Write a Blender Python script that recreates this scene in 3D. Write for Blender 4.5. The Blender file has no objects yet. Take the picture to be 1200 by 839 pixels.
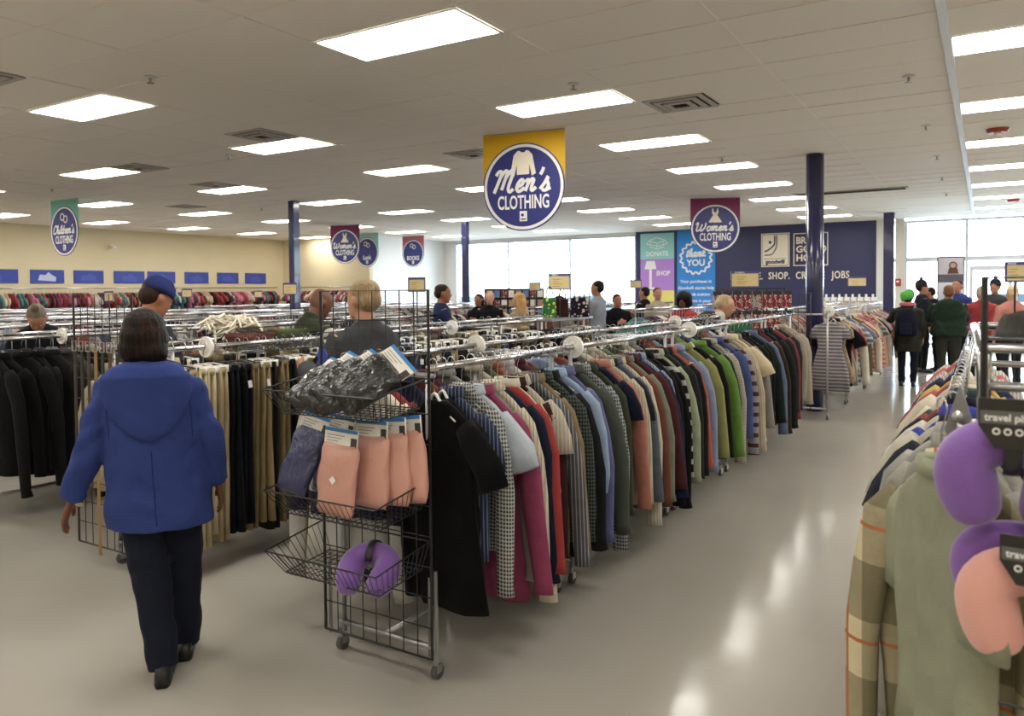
import bpy, bmesh, math, random
from math import pi, sin, cos, tan, radians
from mathutils import Vector, Matrix
C = bpy.context.scene.collection
SC = bpy.context.scene

# ---------------------------------------------------------------- camera
YAW, PIT, ROLL, FPX = 0.5482, 0.03, 0.009, 907.4
H = 1.70
def setup_camera():
    cam = bpy.data.cameras.new('camera')
    ob = bpy.data.objects.new('camera', cam); C.objects.link(ob)
    fwd = Vector((-sin(YAW)*cos(PIT), cos(YAW)*cos(PIT), -sin(PIT)))
    right = Vector((cos(YAW), sin(YAW), 0))
    up = right.cross(fwd)
    r2 = right*cos(ROLL) - up*sin(ROLL)
    u2 = right*sin(ROLL) + up*cos(ROLL)
    m = Matrix((r2, u2, -fwd)).transposed().to_4x4()
    m.translation = (0, 0, H)
    ob.matrix_world = m
    cam.sensor_width = 36.0; cam.sensor_fit = 'HORIZONTAL'
    cam.lens = FPX/1200*36
    cam.shift_y = -(419.5-(339+FPX*tan(PIT)))/1200
    cam.clip_start = 0.05; cam.clip_end = 300
    cam.dof.use_dof = True; cam.dof.focus_distance = 4.6; cam.dof.aperture_fstop = 4.0
    SC.camera = ob
setup_camera()

# ---------------------------------------------------------------- world, exposure
SC.view_settings.view_transform = 'Standard'
SC.view_settings.look = 'None'
SC.view_settings.gamma = 1.0
SC.view_settings.use_curve_mapping = False
SC.view_settings.exposure = 0.8
LIGHT_E = 10.0            # ceiling troffers (emission strength)
w = bpy.data.worlds.new('overcast_sky'); SC.world = w; w.use_nodes = True
bg = w.node_tree.nodes['Background']
bg.inputs[0].default_value = (0.78, 0.90, 1.0, 1); bg.inputs[1].default_value = 8.0

HC = 3.507               # ceiling height

# ---------------------------------------------------------------- pixel geometry (used for measuring positions)
def _ray(px, py):
    u = (px-600)/FPX; v = (339+FPX*tan(PIT)-py)/FPX
    c, s = cos(ROLL), sin(ROLL); u, v = u*c+v*s, -u*s+v*c
    c, s = cos(PIT), sin(PIT); z = c+v*s; Z = v*c-s
    c, s = cos(YAW), sin(YAW)
    return Vector((u*c-z*s, u*s+z*c, Z))
def at_z(px, py, z):
    r = _ray(px, py); t = (z-H)/r.z; return r*t+Vector((0, 0, H))
def at_y(px, py, y):
    r = _ray(px, py); t = y/r.y; return r*t+Vector((0, 0, H))
def at_x(px, py, x):
    r = _ray(px, py); t = x/r.x; return r*t+Vector((0, 0, H))
def at_depth(px, d):
    """ground position seen at column px at depth d"""
    u = (px-600)/FPX
    return Vector((u*d*cos(YAW)-d*sin(YAW), u*d*sin(YAW)+d*cos(YAW), 0))

# ---------------------------------------------------------------- materials
MATS = {}
def mat(name, col, rough=0.6, metal=0.0, spec=0.5, bump=0.0, bscale=200, var=0.0, vscale=6, sheen=0.0, trans=0.0, coat=0.0, alpha=1.0, ior=1.5):
    if name in MATS: return MATS[name]
    m = bpy.data.materials.new(name); m.use_nodes = True; MATS[name] = m
    nt = m.node_tree; p = nt.nodes['Principled BSDF']
    p.inputs['Base Color'].default_value = (*col, 1)
    p.inputs['Roughness'].default_value = rough
    p.inputs['Metallic'].default_value = metal
    p.inputs['Specular IOR Level'].default_value = spec
    p.inputs['IOR'].default_value = ior
    if sheen: p.inputs['Sheen Weight'].default_value = sheen
    if trans: p.inputs['Transmission Weight'].default_value = trans
    if coat: p.inputs['Coat Weight'].default_value = coat
    if alpha < 1: p.inputs['Alpha'].default_value = alpha
    if var or bump:
        tc = nt.nodes.new('ShaderNodeTexCoord')
    if var:
        n = nt.nodes.new('ShaderNodeTexNoise'); n.inputs['Scale'].default_value = vscale; n.inputs['Detail'].default_value = 4
        nt.links.new(tc.outputs['Object'], n.inputs['Vector'])
        r = nt.nodes.new('ShaderNodeMix'); r.data_type = 'RGBA'
        r.inputs[6].default_value = tuple(max(0, c*(1-var)) for c in col)+(1,)
        r.inputs[7].default_value = tuple(min(1, c*(1+var)) for c in col)+(1,)
        nt.links.new(n.outputs[0], r.inputs[0]); nt.links.new(r.outputs[2], p.inputs['Base Color'])
    if bump:
        n = nt.nodes.new('ShaderNodeTexNoise'); n.inputs['Scale'].default_value = bscale; n.inputs['Detail'].default_value = 3
        nt.links.new(tc.outputs['Object'], n.inputs['Vector'])
        b = nt.nodes.new('ShaderNodeBump'); b.inputs['Strength'].default_value = bump; b.inputs['Distance'].default_value = 0.01
        nt.links.new(n.outputs[0], b.inputs['Height']); nt.links.new(b.outputs[0], p.inputs['Normal'])
    return m

def emis(name, col, s):
    if name in MATS: return MATS[name]
    m = bpy.data.materials.new(name); m.use_nodes = True; MATS[name] = m
    p = m.node_tree.nodes['Principled BSDF']
    p.inputs['Base Color'].default_value = (.8, .8, .8, 1)
    p.inputs['Emission Color'].default_value = (*col, 1); p.inputs['Emission Strength'].default_value = s
    return m

def srgb(h):
    h = h.lstrip('#'); v = [int(h[i:i+2], 16)/255 for i in (0, 2, 4)]
    return tuple(x/12.92 if x <= .04045 else ((x+.055)/1.055)**2.4 for x in v)

def fabric(hexcol, pattern='plain', hex2=None, scale=1.0):
    """procedural cloth: plain, stripe (vertical), hstripe, check, plaid, floral; in the garment's own coordinates"""
    key = f'fabric_{pattern}_{hexcol}_{hex2}_{scale}'
    if key in MATS: return MATS[key]
    m = bpy.data.materials.new('cloth'); m.use_nodes = True; MATS[key] = m
    nt = m.node_tree; L = nt.links; p = nt.nodes['Principled BSDF']
    p.inputs['Roughness'].default_value = 0.88; p.inputs['Specular IOR Level'].default_value = 0.12
    p.inputs['Sheen Weight'].default_value = 0.02
    c1 = srgb(hexcol); c2 = srgb(hex2) if hex2 else c1
    tc = nt.nodes.new('ShaderNodeTexCoord')
    src = tc.outputs['Object']
    def mixn(f, a, b):
        r = nt.nodes.new('ShaderNodeMix'); r.data_type = 'RGBA'
        for sock, v in ((r.inputs[0], f), (r.inputs[6], a), (r.inputs[7], b)):
            if isinstance(v, (tuple, list)): sock.default_value = (*v, 1)
            elif isinstance(v, float): sock.default_value = v
            else: L.new(v, sock)
        return r.outputs[2]
    def band(axis, freq, thr, off=0.0):
        s = nt.nodes.new('ShaderNodeSeparateXYZ'); L.new(src, s.inputs[0])
        a = nt.nodes.new('ShaderNodeMath'); a.operation = 'MULTIPLY_ADD'; a.inputs[1].default_value = freq; a.inputs[2].default_value = off+50
        if axis == 'X':   # width coordinate, folding over the thickness a little
            d = nt.nodes.new('ShaderNodeMath'); d.operation = 'ADD'
            L.new(s.outputs['X'], d.inputs[0]); L.new(s.outputs['Y'], d.inputs[1]); L.new(d.outputs[0], a.inputs[0])
        else: L.new(s.outputs[axis], a.inputs[0])
        f = nt.nodes.new('ShaderNodeMath'); f.operation = 'FRACT'; L.new(a.outputs[0], f.inputs[0])
        g = nt.nodes.new('ShaderNodeMath'); g.operation = 'LESS_THAN'; g.inputs[1].default_value = thr; L.new(f.outputs[0], g.inputs[0])
        return g.outputs[0]
    def half2(sock, k):
        a = nt.nodes.new('ShaderNodeMath'); a.operation = 'MULTIPLY'; a.inputs[1].default_value = k; L.new(sock, a.inputs[0]); return a.outputs[0]
    def half(sock):
        a = nt.nodes.new('ShaderNodeMath'); a.operation = 'MULTIPLY'; a.inputs[1].default_value = .5; L.new(sock, a.inputs[0]); return a.outputs[0]
    if pattern == 'plain': col = None
    elif pattern == 'stripe': col = mixn(half2(band('X', 42*scale, .28), .7), c1, c2)
    elif pattern == 'hstripe': col = mixn(band('Z', 14*scale, .4), c1, c2)
    elif pattern == 'chestband': col = mixn(band('Z', 1.0, .11, .76), c1, c2)
    elif pattern == 'check':
        a = mixn(half(band('X', 52*scale, .5)), c1, c2); col = mixn(half(band('Z', 52*scale, .5)), a, c2)
    elif pattern == 'plaid':
        a = mixn(half(band('Z', 3.4*scale, .5)), c1, c2); a = mixn(half(band('X', 3.4*scale, .5)), a, c2)
        a = mixn(band('Z', 3.4*scale, .035, .2), a, srgb('#b5662e')); col = mixn(band('X', 3.4*scale, .035, .2), a, srgb('#b5662e'))
    elif pattern == 'floral':
        v = nt.nodes.new('ShaderNodeTexVoronoi'); v.inputs['Scale'].default_value = 26*scale; L.new(src, v.inputs['Vector'])
        g = nt.nodes.new('ShaderNodeMath'); g.operation = 'LESS_THAN'; g.inputs[1].default_value = .42; L.new(v.outputs['Distance'], g.inputs[0])
        col = mixn(g.outputs[0], c1, c2)
    n = nt.nodes.new('ShaderNodeTexNoise'); n.inputs['Scale'].default_value = 9; n.inputs['Detail'].default_value = 5; L.new(src, n.inputs['Vector'])
    mul = nt.nodes.new('ShaderNodeMapRange'); mul.inputs[3].default_value = .66; mul.inputs[4].default_value = 1.02; L.new(n.outputs[0], mul.inputs[0])
    hs = nt.nodes.new('ShaderNodeHueSaturation'); L.new(mul.outputs[0], hs.inputs['Value']); hs.inputs['Saturation'].default_value = .88
    if col is None: hs.inputs['Color'].default_value = (*c1, 1)
    else: L.new(col, hs.inputs['Color'])
    L.new(hs.outputs[0], p.inputs['Base Color'])
    n2 = nt.nodes.new('ShaderNodeTexNoise'); n2.inputs['Scale'].default_value = 14; n2.inputs['Detail'].default_value = 3; L.new(src, n2.inputs['Vector'])
    b = nt.nodes.new('ShaderNodeBump'); b.inputs['Strength'].default_value = .35; b.inputs['Distance'].default_value = .03
    L.new(n2.outputs[0], b.inputs['Height']); L.new(b.outputs[0], p.inputs['Normal'])
    return m

def attr_mat(name, rough=.85):
    if name in MATS: return MATS[name]
    m = bpy.data.materials.new(name); m.use_nodes = True; MATS[name] = m
    p = m.node_tree.nodes['Principled BSDF']; p.inputs['Roughness'].default_value = rough; p.inputs['Specular IOR Level'].default_value = .25
    a = m.node_tree.nodes.new('ShaderNodeAttribute'); a.attribute_name = 'dye'
    m.node_tree.links.new(a.outputs['Color'], p.inputs['Base Color'])
    return m

CHROME = mat('chrome', (.58, .58, .60), .2, 1.0)
STEEL = mat('brushed_steel', (.42, .42, .43), .36, 1.0)
BLACKW = mat('black_coated_wire', (.012, .012, .013), .4, 0, .5)
RUBBER = mat('grey_rubber', (.09, .085, .08), .7)
CLEARP = mat('frosted_plastic', (.82, .80, .74), .35, 0, .5)
BLACKP = mat('black_plastic', (.015, .015, .016), .4)
WHITEP = mat('white_paper', (.85, .85, .83), .7)
NAVY = mat('navy_paint', (.028, .032, .105), .45, var=.08)
WHITE = mat('white_print', (.86, .86, .84), .6)
CREAM = mat('cream_print', (.86, .80, .66), .6)
BLUEP = mat('blue_print', (.025, .032, .19), .45)

# ---------------------------------------------------------------- mesh building
class MB:
    def __init__(s): s.v = []; s.f = []; s.mi = []; s.cm = 0
    def add(s, vs, fs):
        b = len(s.v); s.v += [tuple(x) for x in vs]; s.f += [tuple(i+b for i in f) for f in fs]; s.mi += [s.cm]*len(fs); return s
    def box(s, x0, x1, y0, y1, z0, z1):
        vs = [(x, y, z) for x in (x0, x1) for y in (y0, y1) for z in (z0, z1)]
        return s.add(vs, [(0, 1, 3, 2), (4, 6, 7, 5), (0, 4, 5, 1), (2, 3, 7, 6), (0, 2, 6, 4), (1, 5, 7, 3)])
    def loft(s, rings, close=True, cap=True):
        n = len(rings[0]); vs = [p for r in rings for p in r]; fs = []
        for i in range(len(rings)-1):
            for j in range(n if close else n-1):
                k = (j+1) % n; fs.append((i*n+j, i*n+k, (i+1)*n+k, (i+1)*n+j))
        if cap and close: fs.append(tuple(range(n))[::-1]); fs.append(tuple((len(rings)-1)*n+j for j in range(n)))
        return s.add(vs, fs)
    def tube(s, pts, r, n=6, cap=True, flat=1.0, ref=None):
        """tube through pts; r a number or a list; flat squashes the section along the second axis"""
        P = [Vector(p) for p in pts]; R = r if isinstance(r, (list, tuple)) else [r]*len(P)
        T = []
        for i in range(len(P)):
            a = P[max(i-1, 0)]; b = P[min(i+1, len(P)-1)]; d = (b-a); T.append(d.normalized() if d.length > 1e-9 else Vector((0, 0, 1)))
        u = Vector(ref) if ref else (Vector((0, 0, 1)) if abs(T[0].z) < .9 else Vector((1, 0, 0)))
        rings = []
        for i, t in enumerate(T):
            u = u-t*u.dot(t)
            if u.length < 1e-6: u = t.orthogonal()
            u.normalize(); w_ = t.cross(u)
            ri = R[i]; ra, rb = ri if isinstance(ri, (tuple, list)) else (ri, ri*flat)
            rings.append([P[i]+u*(ra*cos(2*pi*k/n))+w_*(rb*sin(2*pi*k/n)) for k in range(n)])
        return s.loft(rings, cap=cap)
    def ell(s, c, rx, ry, rz, nu=14, nv=9):
        rings = []
        for i in range(nv+1):
            a = -pi/2+pi*(i*.98+.01*nv)/nv if False else -pi/2+.08+(pi-.16)*i/nv
            rings.append([(c[0]+rx*cos(a)*cos(2*pi*k/nu), c[1]+ry*cos(a)*sin(2*pi*k/nu), c[2]+rz*sin(a)) for k in range(nu)])
        return s.loft(rings)
    def cyl(s, c0, c1, r, n=14): return s.tube([c0, c1], r, n)
    def prism(s, pts, y0, y1):
        """outline in x,z extruded along y"""
        n = len(pts); vs = [(x, y0, z) for x, z in pts]+[(x, y1, z) for x, z in pts]
        fs = [tuple(range(n)), tuple(range(n, 2*n))[::-1]]+[(j, j+n, (j+1) % n+n, (j+1) % n) for j in range(n)]
        return s.add(vs, fs)
    def disc(s, r, y0, y1, cx=0, cz=0, n=48): return s.prism([(cx+r*cos(2*pi*k/n), cz+r*sin(2*pi*k/n)) for k in range(n)], y0, y1)
    def ring(s, r0, r1, y0, y1, cx=0, cz=0, n=48):
        rs = []
        for (r, y) in ((r0, y0), (r1, y0), (r1, y1), (r0, y1), (r0, y0)):
            rs.append([(cx+r*cos(2*pi*k/n), y, cz+r*sin(2*pi*k/n)) for k in range(n)])
        return s.loft(rs, cap=False)
    def mesh(s, name, mats, smooth=False):
        me = bpy.data.meshes.new(name); me.from_pydata([tuple(v) for v in s.v], [], s.f)
        for m_ in (mats if isinstance(mats, (list, tuple)) else [mats]): me.materials.append(m_)
        me.polygons.foreach_set('material_index', s.mi)
        if smooth: me.polygons.foreach_set('use_smooth', [True]*len(s.f))
        bm = bmesh.new(); bm.from_mesh(me); bmesh.ops.recalc_face_normals(bm, faces=bm.faces); bm.to_mesh(me); bm.free()
        me.update(); return me
    def build(s, name, mats, parent=None, smooth=False, loc=None, rot=None):
        return link(name, s.mesh(name, mats, smooth), parent, loc, rot)

def link(name, me, parent=None, loc=None, rot=None):
    o = bpy.data.objects.new(name, me); C.objects.link(o)
    if parent: o.parent = parent
    if loc is not None: o.location = loc
    if rot is not None: o.rotation_euler = rot
    return o
def tag(o, label=None, cat=None, group=None, kind=None):
    if label: o['label'] = label
    if cat: o['category'] = cat
    if group: o['group'] = group
    if kind: o['kind'] = kind
    return o
def empty(name, loc=(0, 0, 0), rz=0, label=None, cat=None, group=None):
    o = bpy.data.objects.new(name, None); C.objects.link(o); o.location = loc; o.rotation_euler = (0, 0, rz)
    o.empty_display_size = .05
    return tag(o, label, cat, group)
def struct(name, mb, m, parent=None, smooth=False):
    o = mb.build(name, m, parent, smooth)
    if parent is None: o['kind'] = 'structure'
    return o
def copy_tree(o, parent=None):
    c = o.copy(); C.objects.link(c); c.parent = parent
    for ch in list(o.children): copy_tree(ch, c)
    return c
def recolour(o, m):
    """give a linked copy its own material while it shares the mesh"""
    o.material_slots[0].link = 'OBJECT'; o.material_slots[0].material = m

# scratch scene, used only to evaluate modifiers and text quickly; removed at the end
SCRATCH = bpy.data.scenes.new('scratch')
def bake(t):
    SCRATCH.collection.objects.link(t); vl = SCRATCH.view_layers[0]; vl.update()
    me = bpy.data.meshes.new_from_object(t.evaluated_get(vl.depsgraph)); SCRATCH.collection.objects.unlink(t); return me
# ---- lettering (flat print, faces -y in its parent's frame)
def text(body, size, m, parent, x=0, z=0, y=0, shear=0.0, bold=0.0, align='CENTER', wscale=1.0, name='lettering', depth=.001, rot=None, space=1.0):
    cu = bpy.data.curves.new(name, 'FONT'); cu.body = body; cu.size = size; cu.shear = shear; cu.offset = bold*size
    cu.align_x = align; cu.align_y = 'BOTTOM_BASELINE'; cu.extrude = depth; cu.resolution_u = 3; cu.space_character = space; cu.space_line = .85
    t = bpy.data.objects.new(name, cu); me = bake(t); bpy.data.objects.remove(t); bpy.data.curves.remove(cu)
    me.materials.clear(); me.materials.append(m)
    o = link(name, me, parent); o.rotation_euler = rot if rot else (pi/2, 0, 0); o.location = (x, y, z); o.scale = (wscale, 1, 1)
    return o
# script lettering drawn as pen strokes (x to the right, z up, x-height 1)
STROKES = {
 'M': (1.95, [[(-.15, 1.45), (0, 1.75), (.25, 1.8), (.32, 1.5), (.15, .6), (0, -.05)], [(.3, 1.3), (.6, 1.8), (.85, 1.75), (.8, 1.2), (.65, .2)], [(.8, 1.2), (1.15, 1.8), (1.4, 1.75), (1.35, 1.2), (1.25, .35), (1.45, .0), (1.75, .25)]]),
 'W': (2.3, [[(-.2, 1.35), (0, 1.75), (.25, 1.7), (.2, 1.1), (.15, .3), (.4, 0), (.8, .3), (1.05, 1.0), (1.1, 1.5)], [(1.08, 1.3), (.98, .5), (1.15, .03), (1.5, .2), (1.85, .9), (1.85, 1.6), (1.7, 1.75)]]),
 'C': (1.3, [[(1.15, 1.35), (1.1, 1.7), (.75, 1.8), (.3, 1.4), (.1, .7), (.3, .1), (.7, 0), (1.1, .3)]]),
 'o': (.98, [[(.55, 1.0), (.2, .85), (.1, .4), (.35, .0), (.7, .2), (.8, .7), (.55, 1.0), (.75, .85), (1.0, .85)]]),
 'm': (1.55, [[(0, .75), (.15, 1.0), (.22, .6), (.12, 0)], [(.2, .55), (.45, 1.0), (.65, .95), (.6, .5), (.53, 0)], [(.62, .55), (.9, 1.0), (1.12, .9), (1.05, .4), (1.15, .02), (1.5, .3)]]),
 'n': (1.1, [[(0, .75), (.15, 1.0), (.22, .6), (.12, 0)], [(.2, .55), (.48, 1.0), (.7, .9), (.62, .4), (.72, .02), (1.05, .3)]]),
 'e': (.85, [[(.1, .4), (.5, .55), (.62, .85), (.4, 1.0), (.15, .7), (.12, .25), (.4, 0), (.85, .3)]]),
 's': (.9, [[(0, .1), (.3, .6), (.5, 1.15), (.5, .8), (.7, .4), (.55, 0), (.2, .05)], [(.55, .0), (.95, .2)]]),
 "'": (.35, [[(.25, 1.95), (.2, 1.6), (.08, 1.35)]]),
 'h': (1.05, [[(0, .5), (.4, 1.4), (.35, 1.85), (.2, 1.6), (.12, .8), (.1, 0)], [(.12, .5), (.45, .95), (.65, .8), (.6, .3), (.7, .0), (1.0, .3)]]),
 'i': (.5, [[(.1, .95), (.05, .3), (.2, 0), (.5, .3)], [(.2, 1.35), (.24, 1.4)]]),
 'l': (.5, [[(0, .4), (.35, 1.3), (.35, 1.8), (.15, 1.5), (.08, .4), (.25, 0), (.5, .3)]]),
 'd': (1.0, [[(.6, .9), (.3, 1.0), (.08, .5), (.25, .02), (.55, .3), (.75, 1.8)], [(.7, 1.4), (.6, .3), (.75, 0), (1.0, .3)]]),
 'r': (.75, [[(0, .5), (.2, 1.05), (.3, .9), (.55, .9), (.45, .4), (.5, .05), (.75, .3)]]),
 't': (.6, [[(.25, 1.6), (.12, .5), (.2, .02), (.6, .3)], [(-.1, 1.1), (.5, 1.15)]]),
 'a': (1.0, [[(.65, .9), (.3, 1.0), (.08, .5), (.25, .02), (.55, .3), (.7, .95)], [(.7, .9), (.6, .3), (.75, 0), (1.0, .3)]]),
 'k': (.95, [[(0, .5), (.4, 1.4), (.35, 1.85), (.2, 1.6), (.12, .8), (.1, 0)], [(.6, 1.0), (.2, .5), (.5, .1), (.9, .25)]]),
 'L': (1.2, [[(.9, 1.5), (.6, 1.8), (.3, 1.3), (.2, .3), (.0, .05), (.5, .1), (1.1, .1)]]),
}
def catmull(P, k=4):
    P = [Vector(p) for p in P]; out = []
    for i in range(len(P)-1):
        a, b, c, d = P[max(i-1, 0)], P[i], P[i+1], P[min(i+2, len(P)-1)]
        for j in range(k):
            t = j/k; out.append(.5*((2*b)+(c-a)*t+(2*a-5*b+4*c-d)*t*t+(3*b-3*c+d-a)*t**3))
    out.append(P[-1]); return out
def script(word, width, m, parent, x=0, z=0, y=0, pen=.14, shear=.25, name='script_lettering'):
    mb = MB(); cx = 0; tot = sum(STROKES[c][0] for c in word); s = width/tot
    for c in word:
        adv, st = STROKES[c]
        for pts in st:
            q = catmull([(px+cx+shear*pz, 0, pz) for px, pz in pts], 4)
            mb.tube([(p.x*s-width/2, 0, p.z*s) for p in q], pen*s, 6, flat=.25, ref=(1, 0, .3))
        cx += adv
    # squash along y so that the pen stroke is flat print
    mb.v = [(vx, vy*.12, vz) for vx, vy, vz in mb.v]
    return mb.build(name, m, parent, loc=(x, y, z))
# ================================================================ the room
XL, XR, YB, YF = -21.3, 7.0, -5.2, 23.4
def floor_mat():
    m = mat('polished_floor', (.30, .27, .235), .2, 0, .5)
    nt = m.node_tree; L = nt.links; p = nt.nodes['Principled BSDF']
    tc = nt.nodes.new('ShaderNodeTexCoord')
    n = nt.nodes.new('ShaderNodeTexNoise'); n.inputs['Scale'].default_value = 1.1; n.inputs['Detail'].default_value = 7; L.new(tc.outputs['Object'], n.inputs['Vector'])
    r = nt.nodes.new('ShaderNodeMix'); r.data_type = 'RGBA'; r.inputs[6].default_value = (.35, .325, .285, 1); r.inputs[7].default_value = (.43, .405, .36, 1)
    L.new(n.outputs[0], r.inputs[0]); L.new(r.outputs[2], p.inputs['Base Color'])
    n2 = nt.nodes.new('ShaderNodeTexNoise'); n2.inputs['Scale'].default_value = 3; n2.inputs['Detail'].default_value = 4; L.new(tc.outputs['Object'], n2.inputs['Vector'])
    mr = nt.nodes.new('ShaderNodeMapRange'); mr.inputs[3].default_value = .10; mr.inputs[4].default_value = .20; L.new(n2.outputs[0], mr.inputs[0]); L.new(mr.outputs[0], p.inputs['Roughness'])
    b = nt.nodes.new('ShaderNodeBump'); b.inputs['Strength'].default_value = .12; b.inputs['Distance'].default_value = .01
    n3 = nt.nodes.new('ShaderNodeTexNoise'); n3.inputs['Scale'].default_value = 5; L.new(tc.outputs['Object'], n3.inputs['Vector']); L.new(n3.outputs[0], b.inputs['Height']); L.new(b.outputs[0], p.inputs['Normal'])
    return m
struct('floor', MB().box(XL, XR, YB, YF, -.1, 0), floor_mat())
YELW = mat('cream_wall_paint', (.66, .58, .39), .8, var=.04, vscale=1.5)
WHW = mat('white_wall_paint', (.74, .74, .72), .75, var=.03, vscale=2)
ALU = mat('white_aluminium_frame', (.62, .65, .70), .4)
TILE = mat('ceiling_tile', (.84, .79, .725), .95, bump=.25, bscale=90, var=.03, vscale=40)
GRID = mat('ceiling_grid', (.82, .77, .70), .6)
struct('wall_left', MB().box(XL-.15, XL, YB, 19.4, 0, HC+.1), YELW)
struct('wall_back', MB().box(XL-.15, -17.25, 19.3, 19.45, 0, HC+.1), YELW)
struct('wall_partition', MB().box(-17.4, -17.25, 19.45, YF, 0, HC+.1), WHW)
struct('wall_right', MB().box(XR, XR+.15, YB, YF+.15, 0, HC+.1), YELW)
struct('wall_rear', MB().box(XL-.15, XR+.15, YB-.15, YB, 0, HC+.1), YELW)
struct('wall_front', MB().box(-6.1, -2.55, YF, YF+.15, 0, HC+.1).box(-9.6, -6.1, YF+.01, YF+.15, 0, HC+.1), NAVY)
struct('wall_entrance_pier', MB().box(-2.55, -1.86, YF, YF+.15, 0, HC+.1), mat('pale_wall_paint', (.70, .67, .60), .8))
struct('wall_front_sill', MB().box(-17.25, -9.6, YF, YF+.15, 0, .75).box(-17.25, -16.75, YF, YF+.15, .75, HC+.1).box(-16.75, -9.6, YF, YF+.15, 3.42, HC+.1), WHW)
struct('trim_1', MB().box(-2.53, -2.33, YF-.09, YF-.002, 0, HC), WHW)
struct('trim_2', MB().box(-2.27, -2.20, YF-.09, YF-.002, 0, HC), WHW)
struct('baseboard_left', MB().box(XL, XL+.015, YB, 19.3, 0, .1), BLACKP)
struct('baseboard_front', MB().box(-9.6, -2.54, YF-.015, YF, 0, .1), BLACKP)

def glass_mat():
    m = bpy.data.materials.new('window_glass'); m.use_nodes = True; nt = m.node_tree
    for n in list(nt.nodes): nt.nodes.remove(n)
    o = nt.nodes.new('ShaderNodeOutputMaterial'); t = nt.nodes.new('ShaderNodeBsdfTransparent'); g = nt.nodes.new('ShaderNodeBsdfGlossy'); g.inputs['Roughness'].default_value = .02
    f = nt.nodes.new('ShaderNodeFresnel'); f.inputs[0].default_value = 1.3; x = nt.nodes.new('ShaderNodeMixShader'); t.inputs[0].default_value = (.93, .97, .98, 1)
    nt.links.new(f.outputs[0], x.inputs[0]); nt.links.new(t.outputs[0], x.inputs[1]); nt.links.new(g.outputs[0], x.inputs[2]); nt.links.new(x.outputs[0], o.inputs[0]); return m
GLASS = glass_mat()
def glazing(name, xs, z0, z1, rows=(), kind='structure'):
    """window bay: frame, mullions, panes"""
    e = empty(name, (xs[0], YF+.05, z0)); e['kind'] = 'structure'
    x0 = xs[0]
    f = MB().box(0, xs[-1]-x0, 0, .08, 0, .07).box(0, xs[-1]-x0, 0, .08, z1-z0-.07, z1-z0)
    f.build('frame', ALU, e)
    for i, x in enumerate(xs): MB().box(x-x0-.035, x-x0+.035, -.01, .09, 0, z1-z0).build('mullion', ALU, e)
    zs = [z0]+list(rows)+[z1]
    for r in rows: MB().box(0, xs[-1]-x0, -.005, .085, r-z0-.06, r-z0+.06).build('transom', ALU, e)
    for a, b in zip(xs[:-1], xs[1:]):
        for c, d in zip(zs[:-1], zs[1:]):
            MB().box(a-x0+.035, b-x0-.035, .03, .036, c-z0+.03, d-z0-.03).build('pane', GLASS, e)
glazing('window_1', [-16.75, -14.45, -12.0, -9.63], .75, 3.42)
glazing('window_2', [-1.83, -.41, 1.0], .1, HC-.05, rows=(2.4,))
glazing('window_3', [1.0, 2.9, 4.9, 6.98], .1, HC-.05, rows=(2.4,))
# glazed entrance doors stand in the bay right of the second mullion
def entrance_door(name, x0, x1):
    e = empty(name, (x0, YF-.0, 0)); e['kind'] = 'structure'; W = x1-x0
    MB().box(0, .09, 0, .05, 0, 2.2).box(W-.09, W, 0, .05, 0, 2.2).box(.09, W-.09, 0, .05, 2.08, 2.2).box(.09, W-.09, 0, .05, 0, .25).build('door_frame', ALU, e)
    MB().box(.09, W-.09, .02, .028, .25, 2.08).build('pane', GLASS, e)
    MB().tube([(W-.14, -.05, .9), (W-.14, -.05, 1.3)], .014, 8).build('door_handle', STEEL, e)
entrance_door('door_1', -.35, .60)
entrance_door('door_2', .62, 1.57)

# ---- outside: wet parking lot under overcast sky
tag(MB().box(-60, 40, YF+.2, 120, -.12, -.06).build('parking_lot', mat('wet_asphalt', (.42, .44, .46), .5, var=.15, vscale=.6)), kind='structure')
def car(x, y, rz, col, label):
    e = empty('parked_car', (x, y, -.06), rz, label, 'car', 'cars parked outside the windows')
    b = MB(); prof = [(-2.2, .3), (-2.2, .8), (-2.0, .95), (-1.1, 1.02), (-.6, 1.42), (.9, 1.45), (1.6, 1.05), (2.15, .9), (2.2, .3)]
    b.prism(prof, -.85, .85); b.build('car_body', mat('car_paint_'+col, srgb(col), .3, coat=.5), e)
    MB().prism([(-1.0, 1.04), (-.55, 1.38), (.85, 1.4), (1.4, 1.06)], -.86, .86).build('car_window', mat('car_glass', (.05, .06, .07), .1), e)
    for sx in (-1.4, 1.4):
        for sy in (-.8, .8): MB().tube([(sx, sy-.1, .33), (sx, sy+.1, .33)], .33, 16).build('wheel', RUBBER, e)
car(-23, 34, .15, '9aa4ad', 'silver car parked outside the left end of the shop window')
car(-17.5, 36, .1, '55606b', 'dark grey car parked outside the middle of the shop window')
car(-11.5, 35, -.1, 'c7cdd2', 'white car parked outside the right end of the shop window')
car(.6, 38, .1, 'b8c2cc', 'pale grey car parked outside the entrance doors')

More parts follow.
